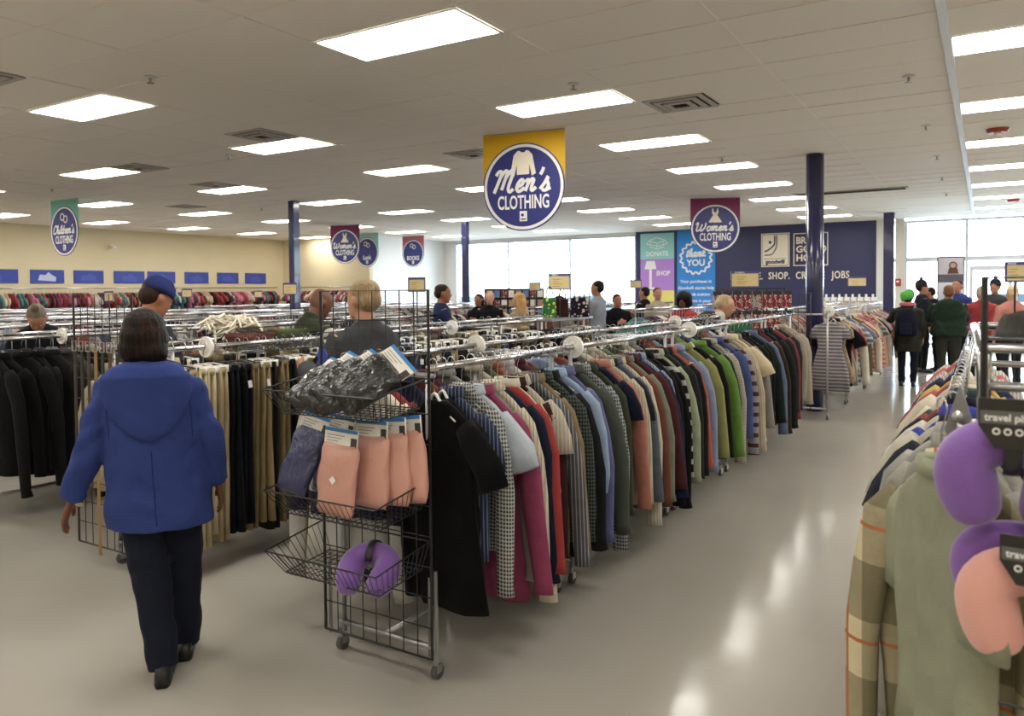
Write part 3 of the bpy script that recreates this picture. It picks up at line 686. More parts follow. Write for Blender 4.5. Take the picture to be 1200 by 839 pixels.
# ================================================================ garments
def ring_pts(hw, th, z, n, A, ph, cx=0.0, cy=0.0, fq=2.6):
    out = []
    for k in range(n):
        a = 2*pi*k/n; c, s_ = cos(a), sin(a)
        x = hw*(abs(c)**.8)*(1 if c >= 0 else -1)
        y = th*(abs(s_)**.7)*(1 if s_ >= 0 else -1)
        y += A*sin(fq*pi*x/max(hw, .01)+ph)*(.6+.4*cos(3*a+ph))
        out.append((x+cx, y+cy, z))
    return out
def shirt_mb(seed, kind='long', L=.78, w=.215, th=.026, n=20, collar=True, lod=0, outr=(.03, .13)):
    r = random.Random(seed); mb = MB(); ph = r.uniform(0, 6.28)
    sway = r.uniform(-.02, .02)
    zs = [(-.125, .058, 1.1), (-.142, .09, 1.0), (-.168, .135, .9), (-.20, .175, .88), (-.24, w-.006, .92), (-.31, w+.002, 1.05)]
    m = 6 if not lod else 2
    for i in range(1, m+1):
        t = i/m; zs.append((-.31-(L-.31)*t, w+.002+.012*t+r.uniform(-.01, .01), 1.05+.45*t))
    if lod: zs = [zs[0], zs[2], zs[4]]+zs[6:]
    rings = []
    for (z, hw, k) in zs:
        A = .0 if z > -.2 else min(.03, (-.2-z)*.07+.004)
        rings.append(ring_pts(hw, th*k, z, n, A, ph+(z*2.2), cx=sway*(-z), cy=.012*sin(z*7+ph)))
    mb.loft(rings, cap=True)
    for sd in (-1, 1):
        out = r.uniform(*outr); fy = r.uniform(-.075, .02)
        x0 = sd*(w-.03)
        if kind == 'long':
            SL = r.uniform(.74, .90)
            P = [(x0-.015*sd, 0, -.222), (x0+sd*.03, fy*.25, -.285), (x0+sd*(.045+out*.4), fy*.55, -.43), (x0+sd*(.045+out*.7)+r.uniform(-.012, .012), fy*.8+r.uniform(-.012, .012), -.59), (x0+sd*(.045+out*.95), fy+r.uniform(-.012, .012), -.205-SL+.05), (x0+sd*(.045+out), fy, -.205-SL)]
            R = [(.045, .027), (.064, .034), (.063, .03), (.056, .03), (.046, .026), (.05, .03)]
            if lod: P = P[1::2]; R = R[1::2]
        else:
            SL = r.uniform(.22, .28)
            P = [(x0-.015*sd, 0, -.222), (x0+sd*.035, fy*.3, -.28), (x0+sd*(.05+out*.6), fy*.6, -.205-SL*.7), (x0+sd*(.055+out*.8), fy, -.205-SL)]
            R = [(.05, .028), (.07, .033), (.08, .03), (.085, .028)]
            if lod: P = P[1:]; R = R[1:]
        mb.tube(P, R, 6 if lod else 10, ref=(1, 0, 0))
    if collar and not lod:
        rr = []
        for (hw, t2, z) in ((.058, .03, -.13), (.05, .034, -.10), (.062, .046, -.085), (.075, .05, -.125), (.062, .04, -.135)): rr.append(ring_pts(hw, t2, z, 14, 0, 0))
        mb.loft(rr, cap=False)
    return mb
def trousers_mb(seed, L=1.02, w=.105, n=14, lod=0, wide=1.0):
    r = random.Random(seed); mb = MB(); ph = r.uniform(0, 6.28)
    for sy, dx in ((-.017, r.uniform(-.01, .01)), (.017, r.uniform(-.01, .01))):
        rings = []
        m = 7 if not lod else 3
        for i in range(m+1):
            t = i/m; hw = (w+.012*sin(pi*min(1, t*2.2))-(.02)*t)*wide+r.uniform(-.004, .004)
            rings.append(ring_pts(hw, .017+.006*t, -.115-L*t, n, .004+.006*t, ph+t*2, cx=dx*t*2, cy=sy*(1+.4*t), fq=1.6))
        mb.loft(rings)
    if not lod:
        mb.loft([ring_pts(w+.004, .036, z, 18, 0, 0) for z in (-.105, -.145)])
        mb.box(-w*.5, -w*.5+.01, -.045, -.034, -.15, -.1).box(w*.4, w*.4+.01, -.045, -.034, -.15, -.1)
    return mb
def dress_mb(seed, L=.9, n=18):
    r = random.Random(seed); mb = MB(); ph = r.uniform(0, 6)
    zs = [(-.13, .07), (-.16, .14), (-.19, .17), (-.3, .165), (-.45, .15), (-.6, .19), (-.75, .23), (-L, .25)]
    mb.loft([ring_pts(hw, .028+.02*(-z), z, n, .02*max(0, -z-.2)*2, ph, cy=.01*sin(5*z)) for z, hw in zs])
    for sd in (-1, 1): mb.tube([(sd*.15, 0, -.185), (sd*.19, 0, -.25), (sd*.2, 0, -.34)], [(.035, .026), (.06, .03), (.06, .028)], 8, ref=(1, 0, 0))
    return mb
M0 = mat('cloth_placeholder', (.5, .5, .5))
VAR = {
 'long': [shirt_mb(10+i, 'long', .88+.045*i).mesh('long_sleeved_shirt', M0, True) for i in range(5)],
 'short': [shirt_mb(30+i, 'short', .80+.06*i).mesh('short_sleeved_shirt', M0, True) for i in range(4)],
 'jacket': [shirt_mb(50+i, 'long', .92+.05*i, w=.235, th=.042).mesh('jacket', M0, True) for i in range(3)],
 'sweater': [shirt_mb(70+i, 'long', .86+.05*i, th=.034, collar=False).mesh('sweater', M0, True) for i in range(3)],
 't_shirt': [shirt_mb(90+i, 'short', [.84, .95, 1.02][i], collar=False).mesh('t_shirt', M0, True) for i in range(3)],
 'trousers': [trousers_mb(110+i, L=1.0+.03*i).mesh('trousers', M0, True) for i in range(4)],
 'dress': [dress_mb(130+i, L=.85+.08*i).mesh('dress', M0, True) for i in range(3)],
}
VAR['sage'] = [shirt_mb(31, 'short', .80, w=.20, outr=(0, .01)).mesh('short_sleeved_shirt', M0, True)]
VAR['plaid'] = [shirt_mb(13, 'long', 1.0, w=.21, outr=(.0, .02)).mesh('long_sleeved_shirt', M0, True)]
for _l in VAR.values():
    for _m in _l: _m.transform(Matrix.Translation((0, 0, -.035)))
NOUN = {'sage': 'x', 'plaid': 'x', 'long': 'long-sleeved shirt', 'short': 'short-sleeved shirt', 'jacket': 'jacket', 'sweater': 'sweater', 't_shirt': 'T-shirt', 'trousers': 'trousers', 'dress': 'dress'}
CATN = {'sage': 'shirt', 'plaid': 'shirt', 'long': 'shirt', 'short': 'shirt', 'jacket': 'jacket', 'sweater': 'sweater', 't_shirt': 'shirt', 'trousers': 'trousers', 'dress': 'dress'}
def hanger_mb(clip=False):
    m = MB(); q = []
    for i in range(11):
        a = radians(200-250*i/10+20); q.append((.024*cos(a), 0, -.003+.024*sin(a)))
    q += [(.0, 0, -.06), (0, 0, -.15)]
    m.tube(q, .0022, 5, cap=True)
    m.cm = 1
    if clip: m.tube([(-.1, 0, -.13), (0, 0, -.122), (.1, 0, -.13)], .005, 6).box(-.096, -.08, -.04, .04, -.175, -.13).box(.08, .096, -.04, .04, -.175, -.13)
    else: m.tube([(-.125, 0, -.240), (-.09, 0, -.216), (-.035, 0, -.165), (-.012, 0, -.135), (0, 0, -.128), (.012, 0, -.135), (.035, 0, -.165), (.09, 0, -.216), (.125, 0, -.240)], [(.006, .008)]*9, 6, ref=(0, 0, 1))
    return m
HANG = {}
for nm, pm_ in (('clear', CLEARP), ('black', BLACKP), ('white', mat('white_plastic', (.8, .79, .76), .4))):
    HANG[nm] = hanger_mb().mesh('hanger', [CHROME, pm_], True); HANG[nm+'_clip'] = hanger_mb(True).mesh('clip_hanger', [CHROME, pm_], True)
TAGM = MB().box(-.016, .016, -.001, .001, -.045, 0).mesh('price_tag', WHITEP)
rg = random.Random(77)
SEEN = {}
import re
def nwords(t): return len(re.findall(r'[A-Za-z0-9]+', t))
def garment(kind, m, x, y, z, rz, label, group, hang='clear', tagged=False, var=None, scale=1.0, side=1):
    me = VAR[kind][var if var is not None else rg.randrange(len(VAR[kind]))]
    o = bpy.data.objects.new(me.name, me); C.objects.link(o)
    o.location = (x, y, z+.0195); o.rotation_euler = (rg.uniform(-.025, .025), rg.uniform(-.03, .03), rz); o.scale = (scale,)*3
    recolour(o, m)
    h = link('hanger', HANG[hang+('_clip' if kind == 'trousers' else '')], o)
    if tagged: t = link('price_tag', TAGM, o, (side*rg.uniform(.1, .2), -.04, -.24), (0, rg.uniform(-.3, .3), 0))
    return tag(o, label, CATN[kind], group)
CN = {}
def cn(hexcol, name): CN[hexcol] = name; return hexcol
PALETTE = [('#17171a', 'black'), ('#22222a', 'charcoal'), ('#1a2140', 'navy'), ('#39435e', 'slate blue'), ('#6d7486', 'grey blue'), ('#8d8a84', 'grey'), ('#b9ae98', 'beige'), ('#d8cfb8', 'cream'), ('#6b5a45', 'brown'), ('#7c3b2c', 'rust'), ('#5d6350', 'olive grey'), ('#7a8a6a', 'sage'), ('#8c1c22', 'red'), ('#7f93b3', 'light blue'), ('#3d3430', 'dark brown'), ('#c9c9c6', 'off-white'), ('#a3553a', 'copper'), ('#4b2130', 'maroon')]
def fill_rail(lst, x, y0, y1, group, railname, rz0=0.0, jit=.12, zoff=0, tags=.25, z=ZR, side=1, sx=.0, ys=None):
    n = len(lst); step = (y1-y0)/n if ys is None else .06
    for i, it in enumerate(lst):
        kind, hx, name = it[0], it[1], it[2]; pat = it[3] if len(it) > 3 else 'plain'; hx2 = it[4] if len(it) > 4 else None
        sc = it[5] if len(it) > 5 else 1.0
        pn = {'plain': '', 'chestband': '', 'stripe': 'striped ', 'hstripe': 'banded ', 'check': 'checked ', 'plaid': 'plaid ', 'floral': 'patterned '}[pat]
        prev = lst[i-1][2] if i else None; nxt = lst[i+1][2] if i < n-1 else None
        if prev and nxt: where = f'between {prev} and {nxt}'
        elif prev: where = f'last, behind {prev}'
        else: where = f'first, before {nxt}'
        lab = f'{name} {pn}{NOUN[kind]} hanging {where} on {railname}'
        if lab in SEEN and i > 1: lab = f'{name} {pn}{NOUN[kind]} after {lst[i-2][2]} and {prev} on {railname}'
        SEEN[lab] = 1
        if nwords(lab) > 16: lab = f'{name} {pn}{NOUN[kind]} just behind {prev} on {railname}'
        if nwords(lab) > 16: lab = f'{name} {NOUN[kind]} on {railname}'
        garment(kind, fabric(hx, pat, hx2, sc), x+rg.uniform(-sx, sx), (y0+step*(i+.5) if ys is None else ys(i))+rg.uniform(-.25, .25)*step, z, rz0+rg.uniform(-jit, jit), lab, group, rg.choice(['clear', 'clear', 'white', 'black']), rg.random() < tags, side=side, scale={'black gingham': .88, 'navy pinstripe': .95, 'magenta': 1.05, 'soft black': .97}.get(name, 1.0))
def lerp_table(T):
    def f(i):
        for (a, ya), (b, yb) in zip(T[:-1], T[1:]):
            if i <= b: return ya+(yb-ya)*(i-a)/(b-a)
        return T[-1][1]+.08*(i-T[-1][0])
    return f
def rnd_list(n, kinds, rr, pal=PALETTE):
    out = []
    for i in range(n):
        hx, nm = rr.choice(pal); k = rr.choice(kinds); p = rr.random()
        if k in ('trousers', 'jacket', 'sweater') or p < .7: out.append((k, hx, nm))
        else:
            hx2, n2 = rr.choice(PALETTE); out.append((k, hx, nm, rr.choice(['stripe', 'check', 'hstripe', 'plaid']), hx2))
    return out
# the front rail of the central row, nearest first
A1 = [('t_shirt', '#0b0b0c', 'jet black'), ('t_shirt', '#0e0e10', 'soft black'), ('short', '#222c48', 'navy pinstripe', 'stripe', '#7d8aa8'), ('long', '#0e1012', 'black gingham', 'check', '#d6d8d2'), ('short', '#b9c4cf', 'pale blue'), ('long', '#8d2a55', 'magenta'),
 ('long', '#8b857d', 'warm grey'), ('long', '#cfc6ae', 'cream pinstripe', 'stripe', '#8d7c5c'), ('sweater', '#151c33', 'dark navy'), ('sweater', '#a01c1a', 'scarlet'), ('long', '#d2cab2', 'ivory'), ('long', '#3a1c1e', 'dark maroon'),
 ('short', '#b3aa98', 'stone striped', 'stripe', '#d9d2c2'), ('long', '#55565c', 'slate striped', 'stripe', '#b4b3b0'), ('long', '#8a7550', 'tan'), ('long', '#15171a', 'black checked', 'check', '#5a6660'), ('long', '#1c1d20', 'charcoal'),
 ('long', '#8fa9c9', 'sky blue'), ('long', '#5b5f8c', 'violet grey'), ('long', '#4b5248', 'grey green'), ('long', '#23262e', 'small gingham', 'check', '#b8bcc0'), ('long', '#3b4132', 'olive'), ('t_shirt', '#181c34', 'ink navy'), ('long', '#b06a56', 'salmon'),
 ('long', '#b5a98e', 'sand striped', 'stripe', '#e0d8c4'), ('short', '#20242e', 'blue black'), ('long', '#53616b', 'steel grey'), ('long', '#cbc3ae', 'ivory striped', 'stripe', '#8c8070'), ('long', '#6f3d2c', 'rust brown'), ('long', '#7a7f6c', 'grey sage'), ('long', '#4d1e22', 'wine'), ('long', '#1d2748', 'royal navy'),
 ('long', '#7486a0', 'blue striped', 'stripe', '#c5cbd4'), ('sweater', '#131314', 'coal'), ('jacket', '#121214', 'black'), ('long', '#181113', 'black banded', 'hstripe', '#a9a8a4', .8), ('long', '#9aa585', 'pale green'), ('jacket', '#2a2d2f', 'dark grey'), ('jacket', '#1d2022', 'graphite'),
 ('long', '#b2431c', 'orange'), ('long', '#7f8fb0', 'powder blue'), ('long', '#8f9050', 'yellow olive'), ('sweater', '#141517', 'black knit'), ('long', '#638f2f', 'lime green'), ('long', '#161c30', 'midnight'), ('long', '#8d8678', 'taupe checked', 'check', '#c9c0ae'), ('long', '#3d4f86', 'blue'),
 ('long', '#8f8f96', 'multi banded', 'hstripe', '#4d2a33', .8), ('long', '#c2b497', 'oat striped', 'stripe', '#7f7158'), ('short', '#dccba6', 'buttercream'), ('long', '#8e8a80', 'pebble'), ('jacket', '#17191b', 'matte black'), ('jacket', '#101113', 'deep black'), ('sweater', '#1f2a28', 'green black'),
 ('long', '#5a6c90', 'denim blue'), ('jacket', '#33291f', 'espresso'), ('long', '#6e1318', 'crimson'), ('jacket', '#23272b', 'dark slate'), ('jacket', '#2b2d33', 'storm grey'), ('sweater', '#8c1e23', 'red'), ('sweater', '#2e3238', 'dark teal grey'), ('long', '#a39a88', 'mushroom'), ('sweater', '#b4a894', 'beige')]
fill_rail(A1, -2.02, 2.68, 9.72, 'clothes on the front rail of the central row', 'the central rail', rz0=-.12, jit=.08, side=1, ys=lerp_table([(0, 2.66), (1, 2.72), (5, 3.0), (9, 3.22), (12, 3.36), (17, 3.75), (22, 4.27), (32, 4.9), (39, 5.54), (43, 6.25), (49, 7.2), (56, 8.2), (62, 9.5)]))
rr = random.Random(4)
fill_rail([('sweater', '#b9b7b0', 'light grey with navy bands', 'chestband', '#1d2340')]+rnd_list(53, ['long', 'short', 'jacket', 'sweater', 't_shirt'], rr), -2.6, 2.66, 9.7, 'clothes on the back rail of the central row', 'the back central rail', rz0=.05, side=-1)
PP = [('#c9b78f', 'pale cream'), ('#17181c', 'black'), ('#8c7750', 'khaki'), ('#a08a60', 'sand'), ('#2c2924', 'dark brown'), ('#5f573f', 'olive'), ('#1d2233', 'navy'), ('#7d6d52', 'tan'), ('#44423e', 'charcoal'), ('#3d4a63', 'blue denim')]
B1 = [('trousers', '#1b1a1a', 'black'), ('trousers', '#b09c70', 'warm sand'), ('trousers', '#c8b78c', 'pale cream'), ('trousers', '#cdbd96', 'cream'), ('trousers', '#b3a178', 'wheat'), ('trousers', '#0f1118', 'ink black'), ('trousers', '#141418', 'black'), ('trousers', '#8d7a4f', 'khaki'), ('trousers', '#9c875a', 'light khaki'), ('trousers', '#221f1c', 'black brown'), ('trousers', '#85734b', 'dark khaki'), ('trousers', '#1c1a18', 'soft black'), ('trousers', '#5c553c', 'olive'), ('trousers', '#6d6445', 'moss'), ('trousers', '#17181a', 'black denim'), ('trousers', '#27251f', 'dark olive'), ('trousers', '#37445c', 'denim'), ('trousers', '#8b7955', 'tan')]+rnd_list(30, ['trousers'], rr, PP)
fill_rail(B1, -4.05, 2.84, 8.2, 'trousers on the near trousers rail', 'the trousers rail', rz0=-.05, jit=.1, tags=.4, ys=lerp_table([(0, 2.8), (16, 4.05), (46, 8.15)]))
fill_rail([('long', '#cfc4a2', 'long cream')]+rnd_list(29, ['trousers', 'trousers', 'jacket'], rr, PP), -4.62, 2.72, 8.1, 'clothes on the far trousers rail', 'the far trousers rail', side=-1)
C1 = [('jacket', '#111112', 'black'), ('jacket', '#0e0e0f', 'jet black'), ('jacket', '#161616', 'soft black'), ('jacket', '#0f1010', 'matt black'), ('jacket', '#1d1d1f', 'charcoal'), ('jacket', '#4a4a48', 'grey'), ('jacket', '#151515', 'deep black'), ('sweater', '#2b2b30', 'dark grey')]+rnd_list(38, ['jacket', 'sweater', 'long'], rr, PALETTE[:12])
fill_rail(C1, -6.2, 2.75, 8.2, 'dark clothes on the jackets rail', 'the jackets rail', rz0=.25, tags=.3)
# summer tops beyond the near navy column
SP = [('#b8b2a6', 'stone'), ('#d8c79a', 'pale yellow'), ('#8e2028', 'red'), ('#c4525f', 'rose pink'), ('#1c1c20', 'black'), ('#9ea3a8', 'silver grey'), ('#d39a84', 'peach'), ('#9d3a3a', 'brick red'), ('#4d5b45', 'green'), ('#c8a06a', 'caramel'), ('#e0d8c8', 'ivory'), ('#a33659', 'raspberry'), ('#6f7a93', 'blue grey')]
A2L = [('dress', '#77727c', 'grey patterned', 'hstripe', '#b9b3b3', 1.6), ('dress', '#8a8484', 'grey zigzag', 'hstripe', '#4a4654', 1.6), ('dress', '#c9a277', 'peach patterned', 'floral', '#8c8c9c'), ('short', '#1d1c20', 'black'), ('dress', '#cdbb86', 'straw')]+rnd_list(46, ['short', 'dress', 't_shirt', 'long'], rr, SP)
fill_rail(A2L, -1.7, 10.6, 16.3, "women's tops on the rail beyond the near column", 'the rail beyond the near column', rz0=-.08, z=1.38)
# the rack at the right edge: big shirts seen from their shoulders
R1 = [('short', '#9b9e84', 'sage green polo'), ('long', '#d8caa0', 'yellow olive plaid', 'plaid', '#3a3618'), ('long', '#a19d92', 'pale grey'), ('long', '#9b9a94', 'light grey'), ('long', '#b8b3a6', 'stone'), ('short', '#232937', 'charcoal navy'), ('t_shirt', '#c9c2ae', 'ecru'), ('short', '#1f2fa0', 'cobalt blue'), ('t_shirt', '#d8d2c2', 'white'), ('short', '#1c2030', 'dark navy'), ('t_shirt', '#8c3a2c', 'brick red'), ('short', '#3b4a4a', 'dark teal'), ('long', '#d4c9b4', 'bone'), ('short', '#c8bda4', 'oatmeal'), ('short', '#d9cfb9', 'pale linen'), ('t_shirt', '#a3463c', 'faded red'), ('t_shirt', '#c9a94a', 'mustard'), ('short', '#191a1e', 'black'), ('short', '#27305c', 'navy'), ('short', '#b9b4aa', 'putty', 'stripe', '#7f4a44'), ('short', '#aaa196', 'taupe striped', 'stripe', '#e3dccd'), ('t_shirt', '#c05a5a', 'coral'), ('short', '#d3cfc6', 'white striped', 'stripe', '#5a6480')]
GR = 'shirts on the rack at the right edge'
R1L = ['sage green short-sleeved polo shirt with grey ribbed collar, front of the right rack', 'yellow and olive plaid shirt hanging just behind the sage polo shirt']
rgR = random.Random(3)
ys = [2.08, 2.17, 2.25, 2.33, 2.43, 2.55, 2.67, 2.78, 2.90, 3.02, 3.14, 3.26, 3.4, 3.54, 3.7, 3.86, 4.02, 4.2, 4.38, 4.56, 4.75, 4.95, 5.2]
for i, (it, y) in enumerate(zip(R1, ys)):
    pat = it[3] if len(it) > 3 else 'plain'; hx2 = it[4] if len(it) > 4 else None
    lab = R1L[i] if i < 2 else f'{it[2]} {NOUN[it[0]]} between {R1[i-1][2]} and {R1[i+1][2] if i+1 < len(R1) else "the rack end"} on the right rack'
    lab = f'{it[2]} {NOUN[it[0]]} just behind the {R1[i-1][2]} one, right rack' if nwords(lab) > 16 else lab
    garment(['sage', 'plaid'][i] if i < 2 else it[0], fabric(it[1], pat, hx2), -.08 if i == 0 else -.06, y-[.10, .09][i] if i < 2 else y, 1.41, radians(-44)+rgR.uniform(-.06, .06) if i > 1 else radians([-62, -42][i]), lab, GR, 'clear' if i % 3 else 'white', False, var=0 if i < 2 else {'short': 0, 'long': 4}.get(it[0]), scale=[.95, 1.0][i] if i < 2 else .9)
R2 = rnd_list(20, ['short', 'long', 'jacket'], rr, [('#6c6a60', 'grey'), ('#23252a', 'charcoal'), ('#8b8672', 'khaki grey'), ('#2c4a38', 'dark green'), ('#33406e', 'blue'), ('#b5b0a0', 'stone')])
for i, it in enumerate(R2):
    garment(it[0], fabric(it[1]), .52, 2.1+.16*i, 1.41, rgR.uniform(-.1, .1), f'{it[2]} {NOUN[it[0]]} {"first" if i == 0 else "behind "+R2[i-1][2]+" and "+(R2[i-2][2] if i > 1 else "nothing")} on the outer right rail', 'clothes behind the right grid panel', 'clear')

# ---- far rails: joined crowds of clothes
def stuff_rail(x, y0, y1, step, kinds, rr, pal, label, z=ZR, along='y'):
    V, F, COL = [], [], []
    n = int((y1-y0)/step)
    for i in range(n):
        k = rr.choice(kinds); hx = rr.choice(pal)[0]; c = srgb(hx); gy = sum(c)/3; c = tuple((v*.75+gy*.25)*.8 for v in c)
        mb = trousers_mb(rr.random(), L=rr.uniform(.9, 1.05), n=6, lod=1) if k == 'trousers' else shirt_mb(rr.random(), 'short' if k == 'short' else 'long', L=rr.uniform(.55, .75), n=8, lod=1)
        hb = len(mb.v); mb.tube([(0, 0, .02), (0, 0, -.13)], .004, 3)
        a = rr.uniform(-.15, .15); ca, sa = cos(a), sin(a); yy = y0+step*(i+.5)
        b = len(V)
        for j, (vx, vy, vz) in enumerate(mb.v):
            px_, py_ = vx*ca-vy*sa, vx*sa+vy*ca
            V.append((x+px_, yy+py_, z+vz) if along == 'y' else (yy+py_, x+px_, z+vz))
            COL.append(c if j < hb else (.5, .5, .48))
        F += [tuple(q+b for q in f) for f in mb.f]
    me = bpy.data.meshes.new('hanging_clothes'); me.from_pydata(V, [], F); me.materials.append(attr_mat('dyed_cloth'))
    at = me.attributes.new('dye', 'FLOAT_COLOR', 'POINT'); at.data.foreach_set('color', [v for c in COL for v in (*c, 1)])
    me.polygons.foreach_set('use_smooth', [True]*len(F))
    return tag(link('hanging_clothes', me), label, 'clothes', None, 'stuff')
rs = random.Random(12)
DP = PALETTE+[('#cfc8b8', 'x'), ('#bdb5a5', 'x'), ('#9a958a', 'x')]
KP = [('#b03a5a', 'x'), ('#d67f9c', 'x'), ('#1c1c20', 'x'), ('#8a1f2c', 'x'), ('#d9b98a', 'x'), ('#3a3a44', 'x'), ('#e0d6cc', 'x'), ('#4f8a8a', 'x'), ('#c33a30', 'x'), ('#6b3a5a', 'x')]
stuff_rail(-6.85, 2.8, 8.2, .11, ['long', 'short'], rs, DP, 'mixed clothes crowded on the back rail of the jackets row')
nmr = ['fourth', 'fifth', 'sixth', 'seventh', 'eighth']
for (a, b), nm in zip(rows_far, nmr):
    for x, sdn in ((a, 'back'), (b, 'front')):
        stuff_rail(x, 3.7, 9.8, .12, ['long', 'short', 'trousers'], rs, DP, f'mixed clothes crowded on the {sdn} rail of the {nm} row from the central one')
nm2 = ['second', 'third', 'fourth', 'fifth', 'sixth', 'seventh']
for (a, b), nm in zip(rows2, nm2):
    for x, sdn in ((a, 'back'), (b, 'front')):
        stuff_rail(x, 11.3, 17.2, .13, ['long', 'short'], rs, DP if nm != 'second' else KP, f'mixed clothes on the {sdn} rail of the {nm} back row before the window')
stuff_rail(-2.45, 10.6, 16.3, .12, ['long', 'short'], rs, SP, 'mixed tops on the hidden rail behind the near navy column', z=1.38)
stuff_rail(XL+.35, 8.5, 18.6, .10, ['short'], rs, KP, "children's clothes crowded on the rail under the blue wall boards", z=1.83)
stuff_rail(19.0, -20.7, -17.5, .10, ['short'], rs, KP, 'red and dark clothes on the rail along the back cream wall', z=1.83, along='x')
e = empty('wall_rail', (XL, 13.5, 1.83), 0, "chrome wall rail under the blue boards carrying children's clothes", 'rail')
MB().tube([(.35, -5.1, 0), (.35, 5.2, 0)], .016, 8).build('hanging_rail', CHROME, e, True)
for y in (-5, -2.5, 0, 2.5, 5): MB().tube([(0, y, .0), (.35, y, 0)], .012, 6).build('bracket', STEEL, e)
e = empty('wall_rail', (-19.1, 19.3, 1.83), 0, 'chrome wall rail along the back cream wall', 'rail')
MB().tube([(-1.7, -.3, 0), (1.7, -.3, 0)], .016, 8).build('hanging_rail', CHROME, e, True)
for x in (-1.6, 0, 1.6): MB().tube([(x, 0, 0), (x, -.3, 0)], .012, 6).build('bracket', STEEL, e)
# ================================================================ grid panels, baskets and what is on them
def wires(mb, segs, r): 
    for a, b in segs: mb.tube([a, b], r, 4)
    return mb
def grid_panel(x, y, W, z0, z1, label, cell=.0762, name='wire_grid_panel'):
    """black gridwall panel standing in the x-z plane; every wire is a part"""
    e = empty(name, (x, y, 0), 0, label, 'grid panel', 'black wire grid panels on the rack ends')
    MB().tube([(0, 0, z0), (0, 0, z1), (W, 0, z1), (W, 0, z0), (0, 0, z0)], .007, 6).build('frame', BLACKW, e)
    vm = MB().tube([(0, 0, z0), (0, 0, z1)], .0028, 5).mesh('wire', BLACKW); hm = MB().tube([(0, .004, 0), (W, .004, 0)], .0028, 5).mesh('wire', BLACKW)
    n = int(round(W/cell))
    for i in range(1, n): link('wire', vm, e, (W*i/n, 0, 0))
    k = int(round((z1-z0)/.127))
    for i in range(1, k): link('wire', hm, e, (0, 0, z0+(z1-z0)*i/k))
    return e
gp = grid_panel(-2.61, 2.585, .62, .13, 1.70, 'tall black wire grid panel with baskets on the end of the central rack')
for x in (.0, .62):
    MB().tube([(x, .03, .1), (x, .03, .5)], .009, 8).build('bracket', STEEL, gp)
grid_panel(-4.93, 2.74, .62, .12, 1.69, 'black wire grid panel with belts behind the woman in blue')
grid_panel(0.0, 1.82, .62, .12, 1.715, 'black wire grid panel with travel pillows at the right edge', cell=.155)
grid_panel(-2.5, 10.36, .62, .12, 1.62, 'distant black wire grid panel before the near navy column')
grid_panel(-4.9, 8.9, .62, .01, 1.70, 'black wire grid panel beside the green hanging bag', cell=.155)

def basket(x, y, z, W, D, label, hb=.10, honey=True):
    """wire basket hooked on the grid, opening up, projecting toward -y; z is the rim height"""
    e = empty('wire_basket', (x, y, z), 0, label, 'basket', 'black wire baskets')
    i = .045
    top = [(0, 0, .03), (0, -D, -.015), (W, -D, -.015), (W, 0, .03)]
    bot = [(i, -.0, -hb), (i, -D+i*1.6, -hb-.02), (W-i, -D+i*1.6, -hb-.02), (W-i, -.0, -hb)]
    MB().tube(top+[top[0]], .004, 6).build('rim', BLACKW, e)
    MB().tube(bot+[bot[0]], .003, 5).build('base_rim', BLACKW, e)
    m = MB()
    def side(a, b, c, d, n):
        for k in range(n+1):
            t = k/n; p = Vector(a).lerp(Vector(b), t); q = Vector(c).lerp(Vector(d), t); m.tube([p, q], .0018, 4)
    side(top[1], top[2], bot[1], bot[2], 20); side(top[0], top[1], bot[0], bot[1], 10); side(top[2], top[3], bot[2], bot[3], 10)
    s_ = m.build('side_wires', BLACKW, e); s_['kind'] = 'stuff'
    m = MB(); nx, ny = 16, 7
    for r in range(ny+1):
        t = r/ny; a = Vector(bot[0]).lerp(Vector(bot[1]), t); b = Vector(bot[3]).lerp(Vector(bot[2]), t)
        pts = []
        for k in range(nx*2+1):
            p = a.lerp(b, k/(nx*2)); p.y += (.008 if k % 2 else -.008)*(1 if r % 2 else -1) if 0 < k < nx*2 else 0; pts.append(p)
        m.tube(pts, .0018, 4)
    for k in range(nx+1):
        a = Vector(bot[0]).lerp(Vector(bot[3]), k/nx); b = Vector(bot[1]).lerp(Vector(bot[2]), k/nx); m.tube([a, b], .0014, 4)
    s_ = m.build('base_mesh', BLACKW, e); s_['kind'] = 'stuff'
    return e
basket(-2.61, 2.575, 1.30, .62, .34, 'upper black wire basket full of black plastic-wrapped pillows')
basket(-2.61, 2.575, .87, .62, .34, 'middle black wire basket holding pink and navy packs')
basket(-2.61, 2.575, .61, .62, .34, 'lowest black wire basket holding the purple neck pillow')
basket(-2.45, 10.34, .95, .55, .3, 'distant black wire basket before the near navy column')
bsk = basket(-4.35, 3.55, 1.42, .85, .35, 'flat wire basket of folded clothes on top of the trousers row'); bsk.rotation_euler.z = pi/2

